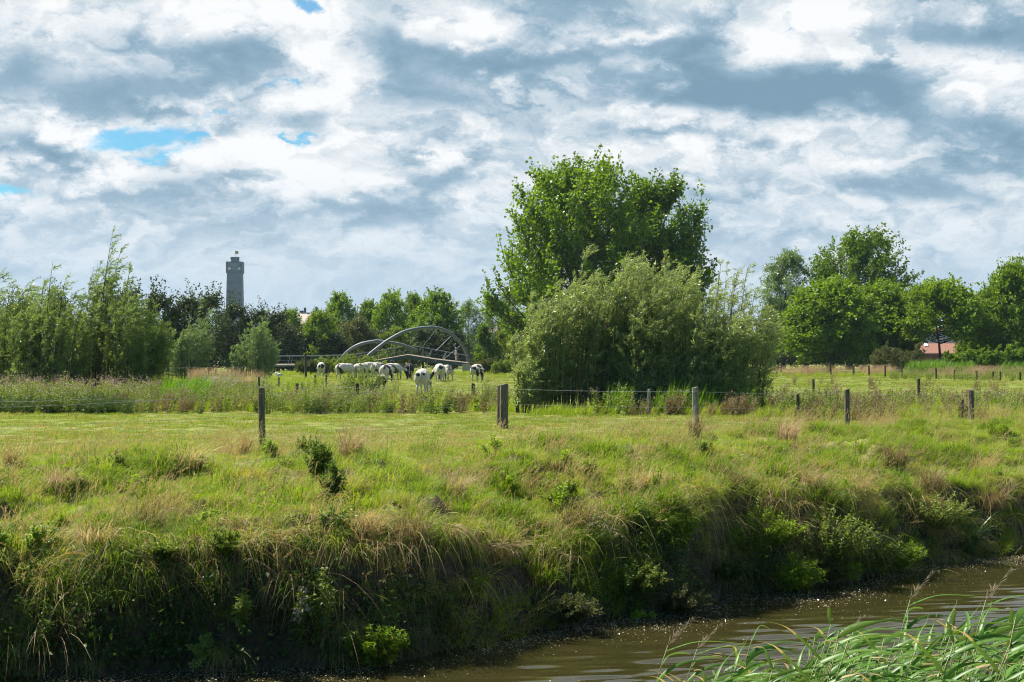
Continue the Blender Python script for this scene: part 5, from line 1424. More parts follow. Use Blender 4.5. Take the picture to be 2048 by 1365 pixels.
def person():
    p = BP(912, BDECK(912), .9); X, Y, z = p + np.array([atx(815, 182.0), 182.0, 0]); z += .05
    r = empty('person', (X, Y, z), math.radians(80)); tag(r, 'person in a pale shirt and beige trousers with a grey-blue hat walking over the footbridge', 'person')
    balls = [((0, 0, 1.22), (.20, .13, .30), 0), ((0, 0, .98), (.17, .13, .16), 0), ((0, .02, 1.66), (.085, .105, .125), 0), ((0, .115, 1.655), (.018, .025, .022), 0)]
    limbs = [([(0, 0, 1.42), (0, .01, 1.58)], [.07, .055])]
    for s in (-1, 1):
        limbs.append(([(s * .19, 0, 1.42), (s * .24, -.06 * s, 1.14), (s * .22, .10 - .08 * s, .90)], [.065, .05, .04]))
        h = np.array([s * .22, .10 - .08 * s, .90])
        for k in range(4): limbs.append(([h + [0, 0, -.03], h + [s * .005, -.03 + .02 * k, -.13 - .01 * (k in (1, 2))]], [.014, .009]))
        limbs.append(([h, h + [0, .05, -.07]], [.013, .010]))
        limbs.append(([(s * .09, 0, .92), (s * .10, .05 * s, .50), (s * .10, -.02 + .14 * s, .08)], [.095, .065, .045]))
        limbs.append(([(s * .10, -.02 + .14 * s, .05), (s * .11, .14 + .14 * s, .035)], [.045, .035]))
    me = blob_mesh('body', balls, limbs, .016, 3, [M['skin'], M['cloth_pale'], M['cloth_beige']])
    for pl in me.polygons:
        c = pl.center; pl.material_index = 0 if c.z > 1.50 or (abs(c.x) > .16 and c.z < 1.0) else 1 if c.z > .95 else 2
    link('body', me, r)
    g = Geo(); g.tubes([[0, .02, 1.70], [0, .02, 1.75], [0, .01, 1.82]], [.115, .112, .07], 12); g.tubes([[0, .05, 1.715], [0, .05, 1.725]], [.17, .17], 12)
    g.build('hat', [M['cloth_blue']], r, smooth=True)
person()

# ------------------------------------------------------------------ fences and posts
def post_mesh(h, rad, seed, square=False):
    rng = np.random.default_rng(seed); k = 10; n = 12
    zs = np.concatenate([np.linspace(-.35, h - .02, n - 1), [h]]); an = np.linspace(0, 2 * np.pi, k, endpoint=False) + .3
    rr = rad * (1 + .10 * rng.normal(0, 1, k))[None] * (1 + .03 * rng.normal(0, 1, (n, k)))
    rr[-1] *= .86; tl = rng.normal(0, .02, 2)
    V = np.stack([np.cos(an)[None] * rr + tl[0] * zs[:, None], np.sin(an)[None] * rr + tl[1] * zs[:, None], zs[:, None] + (0 * rr) + np.where(np.arange(n) == n - 1, 1, 0)[:, None] * (.02 * np.cos(an))[None]], -1)
    i = np.arange(n * k).reshape(n, k); a = i[:-1]; b = np.roll(a, -1, 1); c = i[1:]; d = np.roll(c, -1, 1)
    Q = np.stack([a, b, d, c], -1).reshape(-1, 4)
    top = i[-1]; Vt = np.concatenate([V.reshape(-1, 3), [[tl[0] * h, tl[1] * h, h + .008]]])
    T = np.stack([top, np.roll(top, -1), np.full(k, n * k)], -1)
    return make_mesh('post', Vt, Q, T)
def post(label, px, base, top, width, mat='post', lean=(0, 0), Y=None, group=None, name='fence_post', parent=None):
    if Y is None: Y = F * EYE / (base - HZ)
    X = atx(px, Y); z = gz1(X, Y); h = EYE - (top - HZ) / F * Y - z
    me = post_mesh(h, width / F * Y / 2, int(px * 7 + base)); me.materials.append(M[mat])
    o = link(name, me, parent); o.location = (X, Y, z); o.rotation_euler = (math.radians(lean[1]), math.radians(lean[0]), px * .7)
    if abs(lean[0]) > .1 or abs(lean[1]) > .1: o.rotation_euler = (math.radians(lean[1]), math.radians(lean[0]), 0)
    if label: tag(o, label, 'post', group)
    return o, Vector((X, Y, z)), h
def wire_run(g, pts, rad=.0035, sag=.03):
    for a, b in zip(pts[:-1], pts[1:]):
        a = np.array(a); b = np.array(b); t = np.linspace(0, 1, 14); n = max(2, int(np.linalg.norm(b - a) / .55))
        P = a + (b - a) * t[:, None]; P[:, 2] -= sag * 4 * t * (1 - t); g.tubes(P, np.full(14, rad), 4)
        for k in range(1, n):     # barbs
            f = k / n; c = a + (b - a) * f; c[2] -= sag * 4 * f * (1 - f); d = np.random.default_rng(k).normal(0, 1, 3) * .018
            g.tubes([c - d, c + d], [.0022, .0022], 3)
def fences():
    grp = 'posts of the near wire fence'
    ps = [post('thick dark weathered post nearest the camera, left of the cows', 525, 897, 775, 14.5, 'post', (0, 0), None, grp),
          post('thick weathered post in front of the pasture, right of the cows', 1007, 858, 769, 17, 'post', (1.8, 0), None, grp),
          post('grey post in front of the willow thicket with dry grass at its foot', 1393, 866, 775, 11, 'post_grey', (1.0, 0), None, grp),
          post('brown post right of the willow thicket, the tallest in its gap', 1693, 862, 779, 11, 'post', (0.5, 0), None, grp),
          post('mottled brown post near the right edge beside a short dark post', 1942, 848, 780, 11, 'post', (0, 0), None, grp)]
    r = empty('fence_wires', (0, 40, 0)); tag(r, 'thin barbed wires strung between the near fence posts', 'fence')
    off = Vector((0, 40, 0))
    def seq(fr): return [Vector((-10.5, 28.5, gz1(-10.5, 28.5) + 1.1 * fr))] + [p + Vector((0, -.09, h * fr)) for (_, p, h) in ps] + [Vector((19, 46, gz1(19, 46) + 1.1 * fr))]
    for fr in (.90, .55, .22):
        g = Geo(); wire_run(g, [q - off for q in seq(fr)], 0.003 if fr != .55 else .0022); g.build('wire', [M['wire']], r)
    # posts of the ditch between the pastures
    grp = 'posts in the ditch between the pastures'
    L = [('dark post close behind the left of the thick post right of the cows', 999, 850, 771, 9, 'post_dark', (2, 0), 42.5),
         ('short dark post standing in weeds below the cow with swishing tail', 946, 800, 767, 7, 'post_dark', (0, 0), 68),
         ('reddish brown post at the hind legs of the nearest white cow', 862, 795, 763, 4.5, 'post', (0, 0), 70),
         ('leaning grey post in the shade of the willow thicket', 1297, 838, 779, 7, 'post_grey', (1.5, 0), 49.6),
         ('short dark leaning post just right of the willow thicket', 1597, 836, 789, 6.5, 'post_dark', (-2, 0), 48.5),
         ('slim upright post in the field above the short leaning one', 1627, 800, 758, 5.5, 'post', (0, 0), 68),
         ('dark crooked post in thistles left of the mottled one', 1838, 806, 758, 6.5, 'post_dark', (-1.6, 0), 64),
         ('short black post with a broken top close left of the mottled post', 1923, 846, 800, 6, 'post_dark', (1, 0), 45),
         ('mossy post under the dark left willows', 187, 802, 768, 7, 'post', (0, 0), 62),
         ('short dark post by the white fluffy flowers left of the orange bush', 440, 790, 768, 5.5, 'post_dark', (0, 0), 78),
         ('thin dark stake rising above the nearest thick post', 520, 800, 754, 4, 'post_dark', (-3, 0), 66),
         ('slim brown post with a gull sitting on it', 558, 790, 755.5, 3.6, 'post', (0, 0), 92),
         ('left of two short black stumps among the weeds', 595, 792, 767, 6, 'post_dark', (0, 0), 76),
         ('right of two short black stumps among the weeds', 604, 794, 765.5, 5.5, 'post_dark', (0, 0), 76.5),
         ('dark post left of the cow with the black rump patch', 631, 776, 750, 3.8, 'post_dark', (0, 0), 97),
         ('dark post at the head of the cow with the black rump patch', 652, 776, 750, 3.8, 'post_dark', (1, 0), 96),
         ('tall crooked dark post reaching up to the bridge railing', 612, 768, 708, 4.4, 'post_dark', (-1, 0), 120),
         ('dark post half hidden in the tall weeds before the herd', 716, 816, 768, 7, 'post_dark', (0, 0), 58),
         ('small dark post in the grass below the left young willow', 432, 752, 738, 2.8, 'post_dark', (0, 0), 126),
         ('small dark post left of the right young willow', 456, 754, 740, 2.4, 'post_dark', (0, 0), 124),
         ('thin post under the middle of the footbridge', 872, 738, 722, 2.4, 'post_dark', (0, 0), 165),
         ('dark squat stump left of the black cow', 783, 737, 722, 7, 'post_dark', (0, 0), 160)]
    for (lab, px, b, t, w, m, ln, Y) in L:
        post(lab, px, b, t, w, m, ln, Y, grp)
    g = Geo(); r2 = empty('fence_wires', (0, 62, 0)); tag(r2, 'thin wires along the ditch under the left willows and past the thistles', 'fence')
    def wz(px, row, Y): return at(px, row, Y) - Vector((0, 62, 0))
    wire_run(g, [wz(-30, 774, 62), wz(187, 774, 61.9), wz(330, 775, 64), wz(440, 771, 77.8), wz(520, 772, 66)], .006); g.build('wire', [M['wire']], r2)
    g = Geo(); wire_run(g, [wz(-30, 804, 50), wz(160, 799, 51), wz(330, 800, 52)], .006); g.build('wire', [M['wire']], r2)
    g = Geo(); wire_run(g, [wz(520, 772, 66), wz(595, 776, 76), wz(716, 774, 57.9), wz(946, 772, 67.9), wz(1040, 776, 66)], .005); g.build('wire', [M['wire']], r2)
    # far fence on the right: one thing with its posts
    r3 = empty('far_fence', (30, 150, 0)); tag(r3, 'low wire fence with small dark posts running along the tall dry grass on the right', 'fence')
    FP = [(1562, 748, 729, 0), (1616, 751, 731, 0), (1662, 751, 726, -6), (1707, 753, 731, 0), (1738, 752, 731, 0), (1770, 756, 732, 0), (1803, 760, 734, 0), (1872, 758, 736, 0), (1908, 763, 740, 1), (1953, 762, 742, 0), (1986, 764, 743, 0), (2000, 767, 744, 0), (2040, 766, 744, 0)]
    tops = []
    for (px, b, t, ln) in FP:
        Y = np.interp(px, [1560, 1740, 1810, 2050], [158, 149, 132, 118])
        o, p, h = post(None, px, b, t, 3.4, 'post_dark', (ln, 0), Y, name='post', parent=r3); o.location = Vector(o.location) - r3.location; tops.append(p + Vector((0, -.1, h * .88)) - r3.location)
    for dz in (0, -.45):
        g = Geo(); wire_run(g, [q + Vector((0, 0, dz)) for q in tops], .003); g.build('wire', [M['post_dark']], r3)
    r4 = empty('far_fence', (-28, 134, 0)); tag(r4, 'low wire fence with small posts below the left young willow', 'fence')
    tops = []
    for px in (338, 380, 418, 470, 486):
        o, p, h = post(None, px, 752, 733, 3.4, 'post_dark', (0, 0), 122, name='post', parent=r4); o.location = Vector(o.location) - r4.location; tops.append(p + Vector((0, -.1, h * .9)) - r4.location)
    g = Geo(); wire_run(g, tops, .007); g.build('wire', [M['wire']], r4)
    # the gull
    Y = 92.0; X = atx(558, Y); zt = EYE - (755.5 - HZ) / F * Y
    r5 = empty('gull', (X, Y - .0, zt), math.radians(95)); tag(r5, 'white gull with grey wings perched on a slim post left of the herd', 'gull')
    balls = [((0, 0, .17), (.085, .20, .085), -.15), ((0, .19, .27), (.055, .065, .055), 0), ((0, -.18, .15), (.05, .12, .035), -.1)]
    limbs = [([(0, .12, .2), (0, .19, .26)], [.06, .05]), ([(0, .24, .265), (0, .31, .255)], [.018, .006]), ([(-.03, .0, .12), (-.03, .01, .0)], [.012, .010]), ([(.03, .0, .12), (.03, .01, .0)], [.012, .010])]
    link('body', blob_mesh('body', balls, limbs, .011, 3, [M['gull_white']]), r5)
    for s in (-1, 1):
        wme = blob_mesh('wing', [((s * .075, -.05, .19), (.022, .19, .06), -.12), ((s * .05, -.24, .16), (.014, .13, .025), -.05)], [], .010, 3, [M['gull_grey']]); link('wing', wme, r5)
fences()

# ------------------------------------------------------------------ single plants on the river bank
def root(px, row):
    """where the sight line through (px, row) first meets the far bank"""
    ts = np.arange(-.22, 14, .02)
    Y = np.full_like(ts, 20.0)
    for _ in range(12): Y = edge((px - 1024) / F * Y) + ts
    X = (px - 1024) / F * Y; Z = gz(X, Y); r = HZ + (EYE - Z) / Y * F
    k = np.argmax(r <= row) if (r <= row).any() else len(ts) - 1
    return Vector((X[k], Y[k], max(Z[k], WATER_Z - .02)))
def plant(label, px, row, geo, mats, group=None, name='plant', part='leaves', cat='plant', split=None):
    p = root(px, row); r = empty(name, p); tag(r, label, cat, group)
    for nm, g, m in geo: g.build(nm, m, r)
    return r, p
def bank_plants():
    rng = np.random.default_rng(60)
    def H_(px, b, t): return (b - t) / F * root(px, b).y
    # dark nettles on the slope below the thick dark post
    for (px, b, t, hw, n, lab) in ((643, 965, 862, 30, 26, 'tall dark green nettle clump below the nearest thick post'),
                                   (672, 1005, 920, 32, 30, 'dark green nettle clump on the slope, lower right of the taller one')):
        y = root(px, b).y; st, lv, B = herb(rng, H_(px, b, t), hw / F * y, n, .085, .42, 44, wind=-.05)
        plant(lab, px, b, [('stems', st, [M['stalk']]), ('leaves', lv, [M['nettle']])], 'nettles on the bank', 'nettle')
    # mugwort spires at the foot of the bank
    for (px, b, t, hw, n, fl, lab) in ((598, 1290, 1160, 16, 7, True, 'pale flowering thistle at the dark foot of the bank'),
                                       (640, 1300, 1112, 30, 9, False, 'tall green mugwort spires beside the pale flowering thistle'),
                                       (482, 1265, 1160, 16, 6, False, 'slim green weed on the dark bank face'),
                                       (95, 1290, 1230, 18, 6, False, 'low weed at the foot of the bank near the left edge')):
        y = root(px, b).y; st, lv, B = herb(rng, H_(px, b, t), hw / F * y, n, .11, .36, 50, spread=.5, back=.30)
        geo = [('stems', st, [M['stalk']]), ('leaves', lv, [M['weed']])]
        if fl:
            g = Geo(); q = 70; bi = rng.integers(0, n, q); c = B[bi, rng.integers(5, 8, q)] + rng.normal(0, .03, (q, 3))
            for _ in range(3): g.leaves(c, rdir(rng, q), rdir(rng, q), .035, .03, 0, rng.uniform(0, 1, q))
            geo.append(('blossom', g, [M['flower']]))
        plant(lab, px, b, geo, None, 'weeds at the foot of the bank', 'weed')
    # the bright weed at the waterside
    y = root(752, 1342).y
    st, lv, B = herb(rng, H_(752, 1342, 1236), 72 / F * y, 46, .10, .34, 46, spread=.6, wind=.06, back=.35)
    g = Geo(); q = 26; bi = rng.integers(0, 46, q); c = B[bi, rng.integers(2, 6, q)] + rng.normal(0, .05, (q, 3)) - np.array([0, .05, 0])
    g.leaves(c, rdir(rng, q), rdir(rng, q) + np.array([0, -1, .5]), .09, .05, 0, rng.uniform(0, 1, q))
    plant('bright yellow-green bushy weed at the waterside with some yellow leaves', 752, 1342, [('stems', st, [M['stalk']]), ('leaves', lv, [M['weed_bright']]), ('yellow_leaves', g, [M['yellow_leaf']])], None, name='bushy_weed')
    # leafy shrubs on the right half of the bank
    S = [(1500, 1125, 1005, 42, 20, .07, .5, 'weed_bright', 'leafy pale green shrub high on the bank, right of the bare dark hollow'),
         (1552, 1095, 1030, 34, 16, .07, .45, 'weed_bright', 'smaller pale shrub leaning out right of the leafy one'),
         (1655, 1135, 1015, 66, 30, .08, .5, 'weed', 'broad green shrub in the middle of the right bank'),
         (1738, 1150, 1060, 44, 20, .08, .5, 'weed', 'green shrub below the dry brambles, right of the broad one'),
         (1785, 1155, 1085, 40, 20, .07, .5, 'weed_bright', 'yellow-green shrub trailing down to the water on the right'),
         (1860, 1060, 985, 56, 22, .07, .5, 'weed', 'loose shrub with yellowing leaves high on the right bank'),
         (1578, 1192, 1115, 42, 30, .08, .45, 'weed_bright', 'bright green bushy plant beside the dark sedge at the water'),
         (1450, 1165, 1110, 34, 18, .07, .5, 'weed_dark', 'dark low shrub left of the big sedge clump'),
         (1655, 1165, 1125, 16, 9, .06, .5, 'olive', 'small reddish-yellow sprig over the water between two shrubs'),
         (1268, 1188, 1130, 44, 18, .07, .5, 'weed', 'small leafy shrub with red stems on the bank above the floating scum'),
         (1132, 1246, 1185, 48, 24, .08, .4, 'olive', 'olive weed drooping at the waterline in the middle'),
         (1352, 1240, 1175, 46, 22, .07, .45, 'olive', 'bush at the end of the red trailing branch'),
         (450, 1105, 1050, 30, 16, .06, .5, 'yellow_green', 'yellowish leafy weed at the lip of the bank on the left'),
         (330, 1110, 1075, 36, 14, .06, .5, 'yellow_green', 'low yellowish weed left of the yellowish leafy one')]
    for (px, b, t, hw, n, L, W, m, lab) in S:
        y = root(px, b).y; st, lv, B = herb(rng, H_(px, b, t) * 1.12, hw / F * y * 1.3, int(n * 2.0), L * 1.1, W, 46, spread=.8, back=.50)
        plant(lab, px, b, [('stems', st, [M['red_stalk'] if 'red' in lab else M['stalk']]), ('leaves', lv, [M[m]])], 'small shrubs on the river bank', 'bank_shrub', cat='shrub')
    # flowering plant with red stems
    px, b = 1188, 1108; y = root(px, b).y; st, lv, B = herb(rng, H_(px, b, 1022), 44 / F * y, 20, .06, .4, 34, spread=.6, back=.15)
    g = Geo(); q = 190; bi = rng.integers(0, 20, q); c = B[bi, rng.integers(5, 8, q)] + rng.normal(0, .04, (q, 3)); g.leaves(c, rdir(rng, q), rdir(rng, q), .028, .02, 0, rng.uniform(0, 1, q))
    plant('pale flowering bushy plant with red stems on the middle of the bank', px, b, [('stems', st, [M['red_stalk']]), ('leaves', lv, [M['weed']]), ('blossom', g, [M['flower']])], None, name='flowering_plant')
    # trailing red branch
    a = root(1232, 1222); e = root(1360, 1215); e = at(1352, 1196, e.y - .25); a = a + Vector((0, -.1, .05))
    t = np.linspace(0, 1, 12); P = np.array(a) + (np.array(e) - np.array(a)) * t[:, None]; P[:, 2] -= .22 * t * (1 - t); r = empty('trailing_branch', a); tag(r, 'reddish bare branch trailing low over the water towards a bush', 'branch')
    g = Geo(); g.tubes(P - np.array(a), np.linspace(.014, .006, 12), 6)
    for k in range(3, 11):
        d = np.array([.10, -.03, .06 * (-1) ** k]) * rng.uniform(.6, 1.6); g.tubes([P[k] - np.array(a), P[k] - np.array(a) + d], [.005, .003], 4)
    g.build('wood', [M['red_stalk']], r)
    # sedges
    for (px, b, t, hw, n, lab) in ((1512, 1196, 1105, 62, 210, 'big dark sedge clump with drooping blades at the water'), (1928, 1122, 1030, 56, 190, 'dark green sedge clump on the right bank near the edge'),
                                   (330, 1315, 1262, 26, 70, 'small sedge tuft in the shade at the lower left'), (1205, 1085, 1060, 20, 40, 'little sedge tuft near the flowering plant')):
        y = root(px, b).y; H = H_(px, b, t); g = tuft_geo(rng, n, H * 1.35, hw / F * y * .35, .014, .55, .05, 7, lean=(0, -.25, 0), out=hw / F * y / H * 1.2)
        plant(lab, px, b, [('blades', g, [M['sedge']])], None, 'sedge clumps', 'sedge_clump', cat='sedge')
    # dry tussocks along the crest
    T = [(20, 950, 893, 26, 'dry', 'dry straw tussock at the left edge of the bank crest'), (372, 938, 900, 66, 'dry', 'wide low heap of pale dry grass left of the nearest post'),
         (488, 915, 876, 26, 'dry', 'small pale dry tussock close left of the nearest post'), (700, 925, 866, 38, 'pink_dry', 'rounded pinkish dry tussock right of the dark nettles'),
         (1572, 886, 848, 40, 'pink_dry', 'rounded dry tussock right of the grey post'), (1388, 884, 842, 24, 'dry_dark', 'rusty brown dry tussock at the foot of the grey post'),
         (1785, 932, 896, 46, 'dry_dark', 'brown dry tussock on the slope below the two right-hand posts'), (1858, 985, 940, 46, 'dry_dark', 'dark brown fallen grass tussock on the right slope'),
         (1110, 955, 925, 34, 'dry_dark', 'brown tussock on the slope in the middle of the bank'), (1712, 1000, 965, 40, 'dry', 'dry tussock with fallen stalks above the broad green shrub'),
         (300, 1060, 1020, 50, 'dry_dark', 'reddish dry tussock on the left slope'), (1000, 1130, 1070, 60, 'dry', 'long dry tussock bulging over the edge in the middle'),
         (820, 1090, 1030, 60, 'dry_dark', 'brown dry tussock at the edge left of the bulging one'), (1960, 950, 915, 50, 'dry', 'pale dry tussock on the right slope near the picture edge'),
         (1870, 772, 742, 24, 'dry', 'bleached thistle heap by the far fence')][:-1]
    T += [(120, 985, 945, 44, 'pink_dry', 'pinkish dry tussock on the left slope below the crest'), (560, 1010, 965, 46, 'dry_dark', 'brown tussock on the slope left of the dark nettles'),
          (905, 1000, 955, 44, 'pink_dry', 'pinkish tussock on the slope in the middle of the picture'), (1290, 985, 940, 52, 'dry', 'straw tussock on the slope above the flowering plant'),
          (1455, 985, 945, 44, 'dry_dark', 'brown tussock above the bare dark hollow'), (1610, 985, 950, 44, 'pink_dry', 'pinkish tussock above the pale leafy shrubs'),
          (735, 1075, 1025, 54, 'dry', 'straw tussock falling over the lip right of the mugwort'), (190, 1105, 1050, 60, 'dry', 'straw tussock over the lip where the dead stalks hang'),
          (1980, 1020, 975, 50, 'dry_dark', 'brown tussock over the bank at the right edge'), (1150, 1065, 1015, 50, 'dry_dark', 'brown tussock behind the flowering plant')]
    for (px, b, t, hw, m, lab) in T:
        t -= 14; hw *= 1.15
        y = root(px, b).y; H = H_(px, b, t); R = hw / F * y
        g = tuft_geo(rng, int(160 + 160 * R), H * 1.5, R * .45, .010, .7, .12, 7, lean=(0, -.12, 0), out=R / H * .9)
        wisp(rng, 14, H * 1.5, 0, 0, .4, g, R * .5)
        plant(lab, px, b, [('blades', g, [M[m]])], None, 'dry tussocks on the bank', 'dry_tussock', cat='tussock')
    # the bundle of dead stalks hanging over the bank, a leaning stalk, some tall stalks
    a = root(172, 1110); r = empty('dead_stalks', a); tag(r, 'bundle of pale dead stalks hanging down the dark bank at the left', 'stalks')
    g = Geo(); n = 22; t = np.linspace(0, 1, 8)
    e = np.stack([rng.normal(.36, .10, n), -.35 + rng.normal(0, .06, n), -rng.uniform(.5, 1.1, n)], -1); b = rng.normal(0, .05, (n, 3)) + np.array([0, -.12, .12])
    g.tubes(bez(b, b + np.array([.16, -.22, -.05]), e, 8), np.full((n, 1), .006) * np.linspace(1, .5, 8)[None], 4); g.build('stalks', [M['dry_stalk']], r)
    for (px, b, dx, dz, lab) in ((480, 1135, .50, -.14, 'pale bare stalk sticking out of the bank lip at the left of centre'), (955, 1110, .75, .10, 'spray of long pale grass stalks leaning right over the bank edge'),
                                 (1405, 870, .45, .22, 'dead twiggy stalk leaning right at the grey post'), (1235, 868, .35, .30, 'bent dry seed stalks before the willow thicket'), (248, 925, .12, .35, 'single pale stalk leaning on the crest at the left')):
        a = root(px, b); r = empty('dead_stalks', a); tag(r, lab, 'stalks', None); g = Geo(); n = 3 if 'bare' in lab or 'single' in lab else 13
        e = np.array([dx, -.12, dz]) * rng.uniform(.6, 1.1, (n, 1)) + rng.normal(0, .05, (n, 3)) * (0.3 if n == 3 else 1); b0 = rng.normal(0, .03, (n, 3))
        g.tubes(bez(b0, b0 + np.array([dx * .4, -.05, abs(dz) * .7 + .12]), e, 8), np.full((n, 1), .006) * np.linspace(1, .45, 8)[None], 4); g.build('stalks', [M['dry_stalk']], r)
    # the orange grass bush, the fluffy thistles, the tall weeds before the herd
    p = Vector((atx(487, 84), 84, gz1(atx(487, 84), 84))); r = empty('grass_bush', p); tag(r, 'rounded orange-tan bush of dry grass left of the gull', 'bush')
    g = tuft_geo(rng, 900, 1.35, .45, .020, .45, .1, 6, out=.75); g.build('blades', [M['pink_dry']], r)
    p = Vector((atx(428, 76), 76, gz1(atx(428, 76), 76))); r = empty('fluffy_thistles', p); tag(r, 'patch of thistles gone to pale fluff left of the orange bush', 'thistles')
    gs = Geo()
    st, lv, B = herb(rng, 1.0, 1.3, 60, .14, .3, 24)
    g = Geo(); q = 900; bi = rng.integers(0, 60, q); c = B[bi, 7] + rng.normal(0, .09, (q, 3)); g.leaves(c, rdir(rng, q), rdir(rng, q), .07, .06, 0, rng.uniform(0, 1, q))
    st.build('stems', [M['stalk']], r); lv.build('leaves', [M['weed']], r); g.build('fluff', [M['flower']], r)
    p = Vector((atx(722, 66), 66, gz1(atx(722, 66), 66))); r = empty('tall_weeds', p); tag(r, 'tall bushy green weed clump half hiding the cows on the left', 'weeds')
    st, lv, B = herb(rng, 1.85, 1.25, 60, .13, .45, 60, wind=.1); st.build('stems', [M['stalk']], r); lv.build('leaves', [M['weed']], r)
    p = Vector((atx(322, 70), 70, gz1(atx(322, 70), 70))); r = empty('tall_weeds', p); tag(r, 'yellow-green weed clump right of the dark left willows', 'weeds')
    st, lv, B = herb(rng, 1.5, .8, 30, .14, .3, 40, wind=.2); st.build('stems', [M['stalk']], r); lv.build('leaves', [M['yellow_green']], r)
bank_plants()

def floating_scum():
    rng = np.random.default_rng(88); n = 52000
    x = rng.uniform(-6, 14, n); t = -rng.gamma(1.6, .42, n) + .12; y = edge(x) + t
    d = fbm(x * .5 + 2, t * .8, 71, 3) + .30 * np.exp(-((x - 2.2) / 1.6) ** 2) + .22 * np.exp(-((x + 2.3) / 1.0) ** 2) + .15 * np.exp(-((x - 6) / 2.5) ** 2)
    k = (rng.uniform(-.15, .55, n) < d); x, y = x[k], y[k]; n = len(x)
    g = Geo(); c = np.stack([x, y, np.full(n, WATER_Z + .008) + rng.uniform(0, .012, n)], -1)
    dd = rdir(rng, n); dd[:, 2] *= .15; nn = rng.normal(0, .33, (n, 3)) + np.array([0, 0, 1.])
    L = rng.uniform(.008, .030, n); g.leaves(c, dd, nn, L, L * rng.uniform(.4, .9, n), 0, rng.uniform(0, 1, n), .05)
    m, t_ = new_mat('wet_debris'); a = t_.node('ShaderNodeAttribute', attribute_name='tint')
    cc = t_.mix(a.outputs['Fac'], (0.10, 0.08, 0.045), (0.50, 0.42, 0.29)); b = bsdf(t_, cc, .25, .6); finish(t_, b.outputs[0])  # debris colour lightened so the pale bits imitate glitter
    tag(g.build('floating_scum', [m]), 'glittering band of floating plant debris along the foot of the bank', 'floating debris', kind='stuff')
floating_scum()

# ------------------------------------------------------------------ reeds on the near bank
def reed_variant(seed, H, plume):
    rng = np.random.default_rng(seed)
    t = np.linspace(0, 1, 12); bend = rng.uniform(.12, .34)
    S = np.stack([bend * t ** 2.4 * H * .45, rng.normal(0, .05) * t ** 2 * H, H * (t - .06 * t ** 4)], -1)
    st = Geo(); st.tubes(S, .0045 * (1 - .55 * t), 6)
    lv = Geo(); n = rng.integers(14, 19); ribs = 12
    for k in range(n):
        f = .30 + .68 * k / (n - 1); i = f * 11; i0 = min(int(i), 10); p = S[i0] + (S[i0 + 1] - S[i0]) * (i - i0)
        side = 1 if rng.uniform() < .86 else -1
        az = rng.normal(0, .62) + (0 if side > 0 else math.pi)
        out = np.array([math.cos(az), math.sin(az), 0]); L = rng.uniform(.22, .39) * (1.1 - .35 * abs(f - .72))
        el = rng.uniform(.35, 1.0); u = np.linspace(0, 1, ribs)
        dro = rng.uniform(.3, 1.1)
        P = p + L * (u[:, None] * (out * math.cos(el) * (1 + .35 * u[:, None]) + np.array([0, 0, math.sin(el)])) - dro * (u ** 2.3)[:, None] * np.array([-.12, 0, .62]))
        P = P + L * .05 * np.sin(u * rng.uniform(4, 8) + rng.uniform(0, 6))[:, None] * np.array([-math.sin(az), math.cos(az), .4]) * u[:, None]
        w = rng.uniform(.021, .032) * np.clip(np.minimum(u * 6 + .40, 1) * (1 - u ** 1.45) + .015, 0, 1)
        tw = rng.uniform(-1, 1) + rng.uniform(-.9, .9) * u
        tg = unit(np.gradient(P, axis=0)); s0 = unit(np.cross(tg, np.array([0, 0, 1.]))); up = np.cross(s0, tg)
        sd_ = s0 * np.cos(tw)[:, None] + up * np.sin(tw)[:, None]
        # blade with a keel: two strips meeting at the midrib
        kel = np.cross(sd_, tg) * (w * .16)[:, None]
        V = np.stack([P - sd_ * w[:, None] / 2, P + kel, P + sd_ * w[:, None] / 2], 1); idx = np.arange(ribs * 3).reshape(ribs, 3)
        Q = np.concatenate([np.stack([idx[:-1, j], idx[:-1, j + 1], idx[1:, j + 1], idx[1:, j]], -1) for j in (0, 1)])
        tb = rng.uniform(0, 1); lv.add(V.reshape(-1, 3), Q, 0, np.clip(tb + np.repeat([-.16, .16], ribs - 1) + rng.normal(0, .08, 2 * (ribs - 1)), 0, 1))
        if rng.uniform() < .30: lv.m[-1][np.tile(np.arange(ribs - 1) > (ribs - 1) * rng.uniform(.45, .95), 2)] = 1      # dry tip
        if f < .5 and rng.uniform() < .5: lv.m[-1][:] = 1
    pl = None
    if plume:
        pl = Geo(); q = 46; b = S[-1]; d0 = unit(np.array([.55, 0, .85])); u = rng.uniform(0, 1, q)
        c = b + d0 * (u * .20)[:, None] + np.array([.05, 0, -.02]) * (u ** 2)[:, None]
        d = unit(d0 + rng.normal(0, .4, (q, 3)) + np.array([.5, 0, 0])); pl.leaves(c, d, rdir(rng, q), rng.uniform(.03, .07, q) * (1.1 - .6 * u), .004, 0, rng.uniform(0, 1, q))
    return st, lv, pl
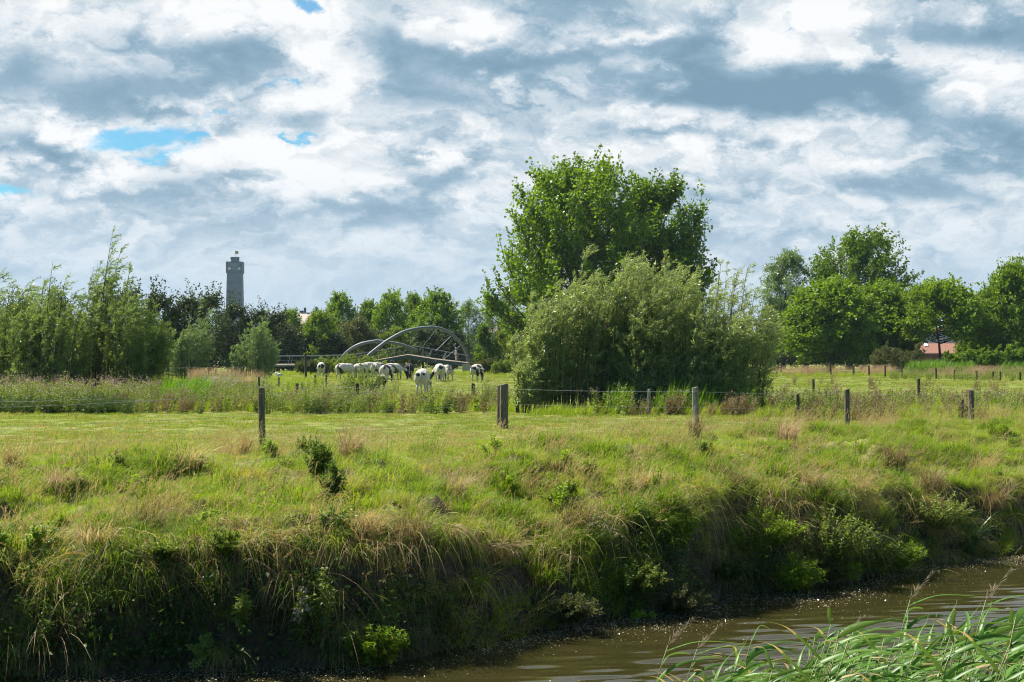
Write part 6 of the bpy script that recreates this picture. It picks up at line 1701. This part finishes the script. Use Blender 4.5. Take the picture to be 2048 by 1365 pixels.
def reeds():
    rng = np.random.default_rng(99); V = []
    for k in range(10):
        st, lv, pl = reed_variant(300 + k, 2.0, k in (8,))
        V.append((st.mesh('stem', [M['reed_stem']], True), lv.mesh('leaves', [M['reed'], M['dry']], True), pl.mesh('plume', [M['seed']]) if pl else None))
    tops_x = [1300, 1380, 1440, 1520, 1600, 1690, 1760, 1830, 1900, 1960, 2048, 2250]
    tops_y = [1420, 1325, 1292, 1272, 1262, 1215, 1235, 1262, 1205, 1215, 1200, 1190]
    protos = {}
    n = 215
    for i in range(n):
        px = rng.uniform(1352, 2180); Y = rng.uniform(4.9, 8.2)
        row = np.interp(px, tops_x, tops_y) + 28 + abs(rng.normal(0, 1)) * 62 + (0 if i % 4 else -6)
        k = int(rng.integers(0, 8 if i % 40 else 9)) if i >= 6 else (8, 1, 8, 8, 8, 8)[i]
        if i < 6:
            px, row = [(1340, 1295), (1500, 1262), (1835, 1205), (1985, 1205), (1672, 1285), (1395, 1300)][i]
        tip = at(px, row, Y); m = V[k][0]
        H = 2.0; co = np.array([m.vertices[-1].co[:]]) if False else None
        bend = tip
        gx = tip.x; s = 1.0
        # foot: straight below, allowing for the bend of this variant
        vs = np.array([v.co[:] for v in m.vertices][-6:]).mean(0)
        z = gz1(gx, Y); s = (tip.z - z + .03) / vs[2]; s = min(max(s, .62), 1.35)
        loc = (tip.x - vs[0] * s, Y, tip.z - vs[2] * s)
        plm = V[k][2] is not None
        if k not in protos:
            r = empty('reed', loc, 0); link('stem', V[k][0], r); link('leaves', V[k][1], r)
            if plm: link('plume', V[k][2], r)
            protos[k] = r
        else:
            r = copy_tree(protos[k])
        r.location = loc; r.scale = (s * 1.0, s * 1.0, s); r.rotation_euler = (0, 0, rng.normal(0, .22))
        tag(r, 'wind-bent green reed with a brown feathery plume at the lower right' if plm else 'wind-bent green reed with long leaves and no plume at the lower right', 'reed', 'reeds with plumes on the near bank' if plm else 'leafy reeds on the near bank')
reeds()

# ------------------------------------------------------------------ the air
def haze():
    g = Geo(); g.box((0, 900, 54.5), (5200, 2700, 117))
    m = bpy.data.materials.new('air'); m.use_nodes = True; t = NT(m.node_tree); t.n.clear()
    v = t.node('ShaderNodeVolumePrincipled'); v.inputs['Color'].default_value = (0.62, 0.80, 1.0, 1); v.inputs['Density'].default_value = 0.00007
    v.inputs['Anisotropy'].default_value = 0.2
    o = t.node('ShaderNodeOutputMaterial'); t.l.new(v.outputs[0], o.inputs['Volume'])
    tag(g.build('haze', [m]), 'thin pale blue haze of the far air', 'haze', kind='stuff')
haze()
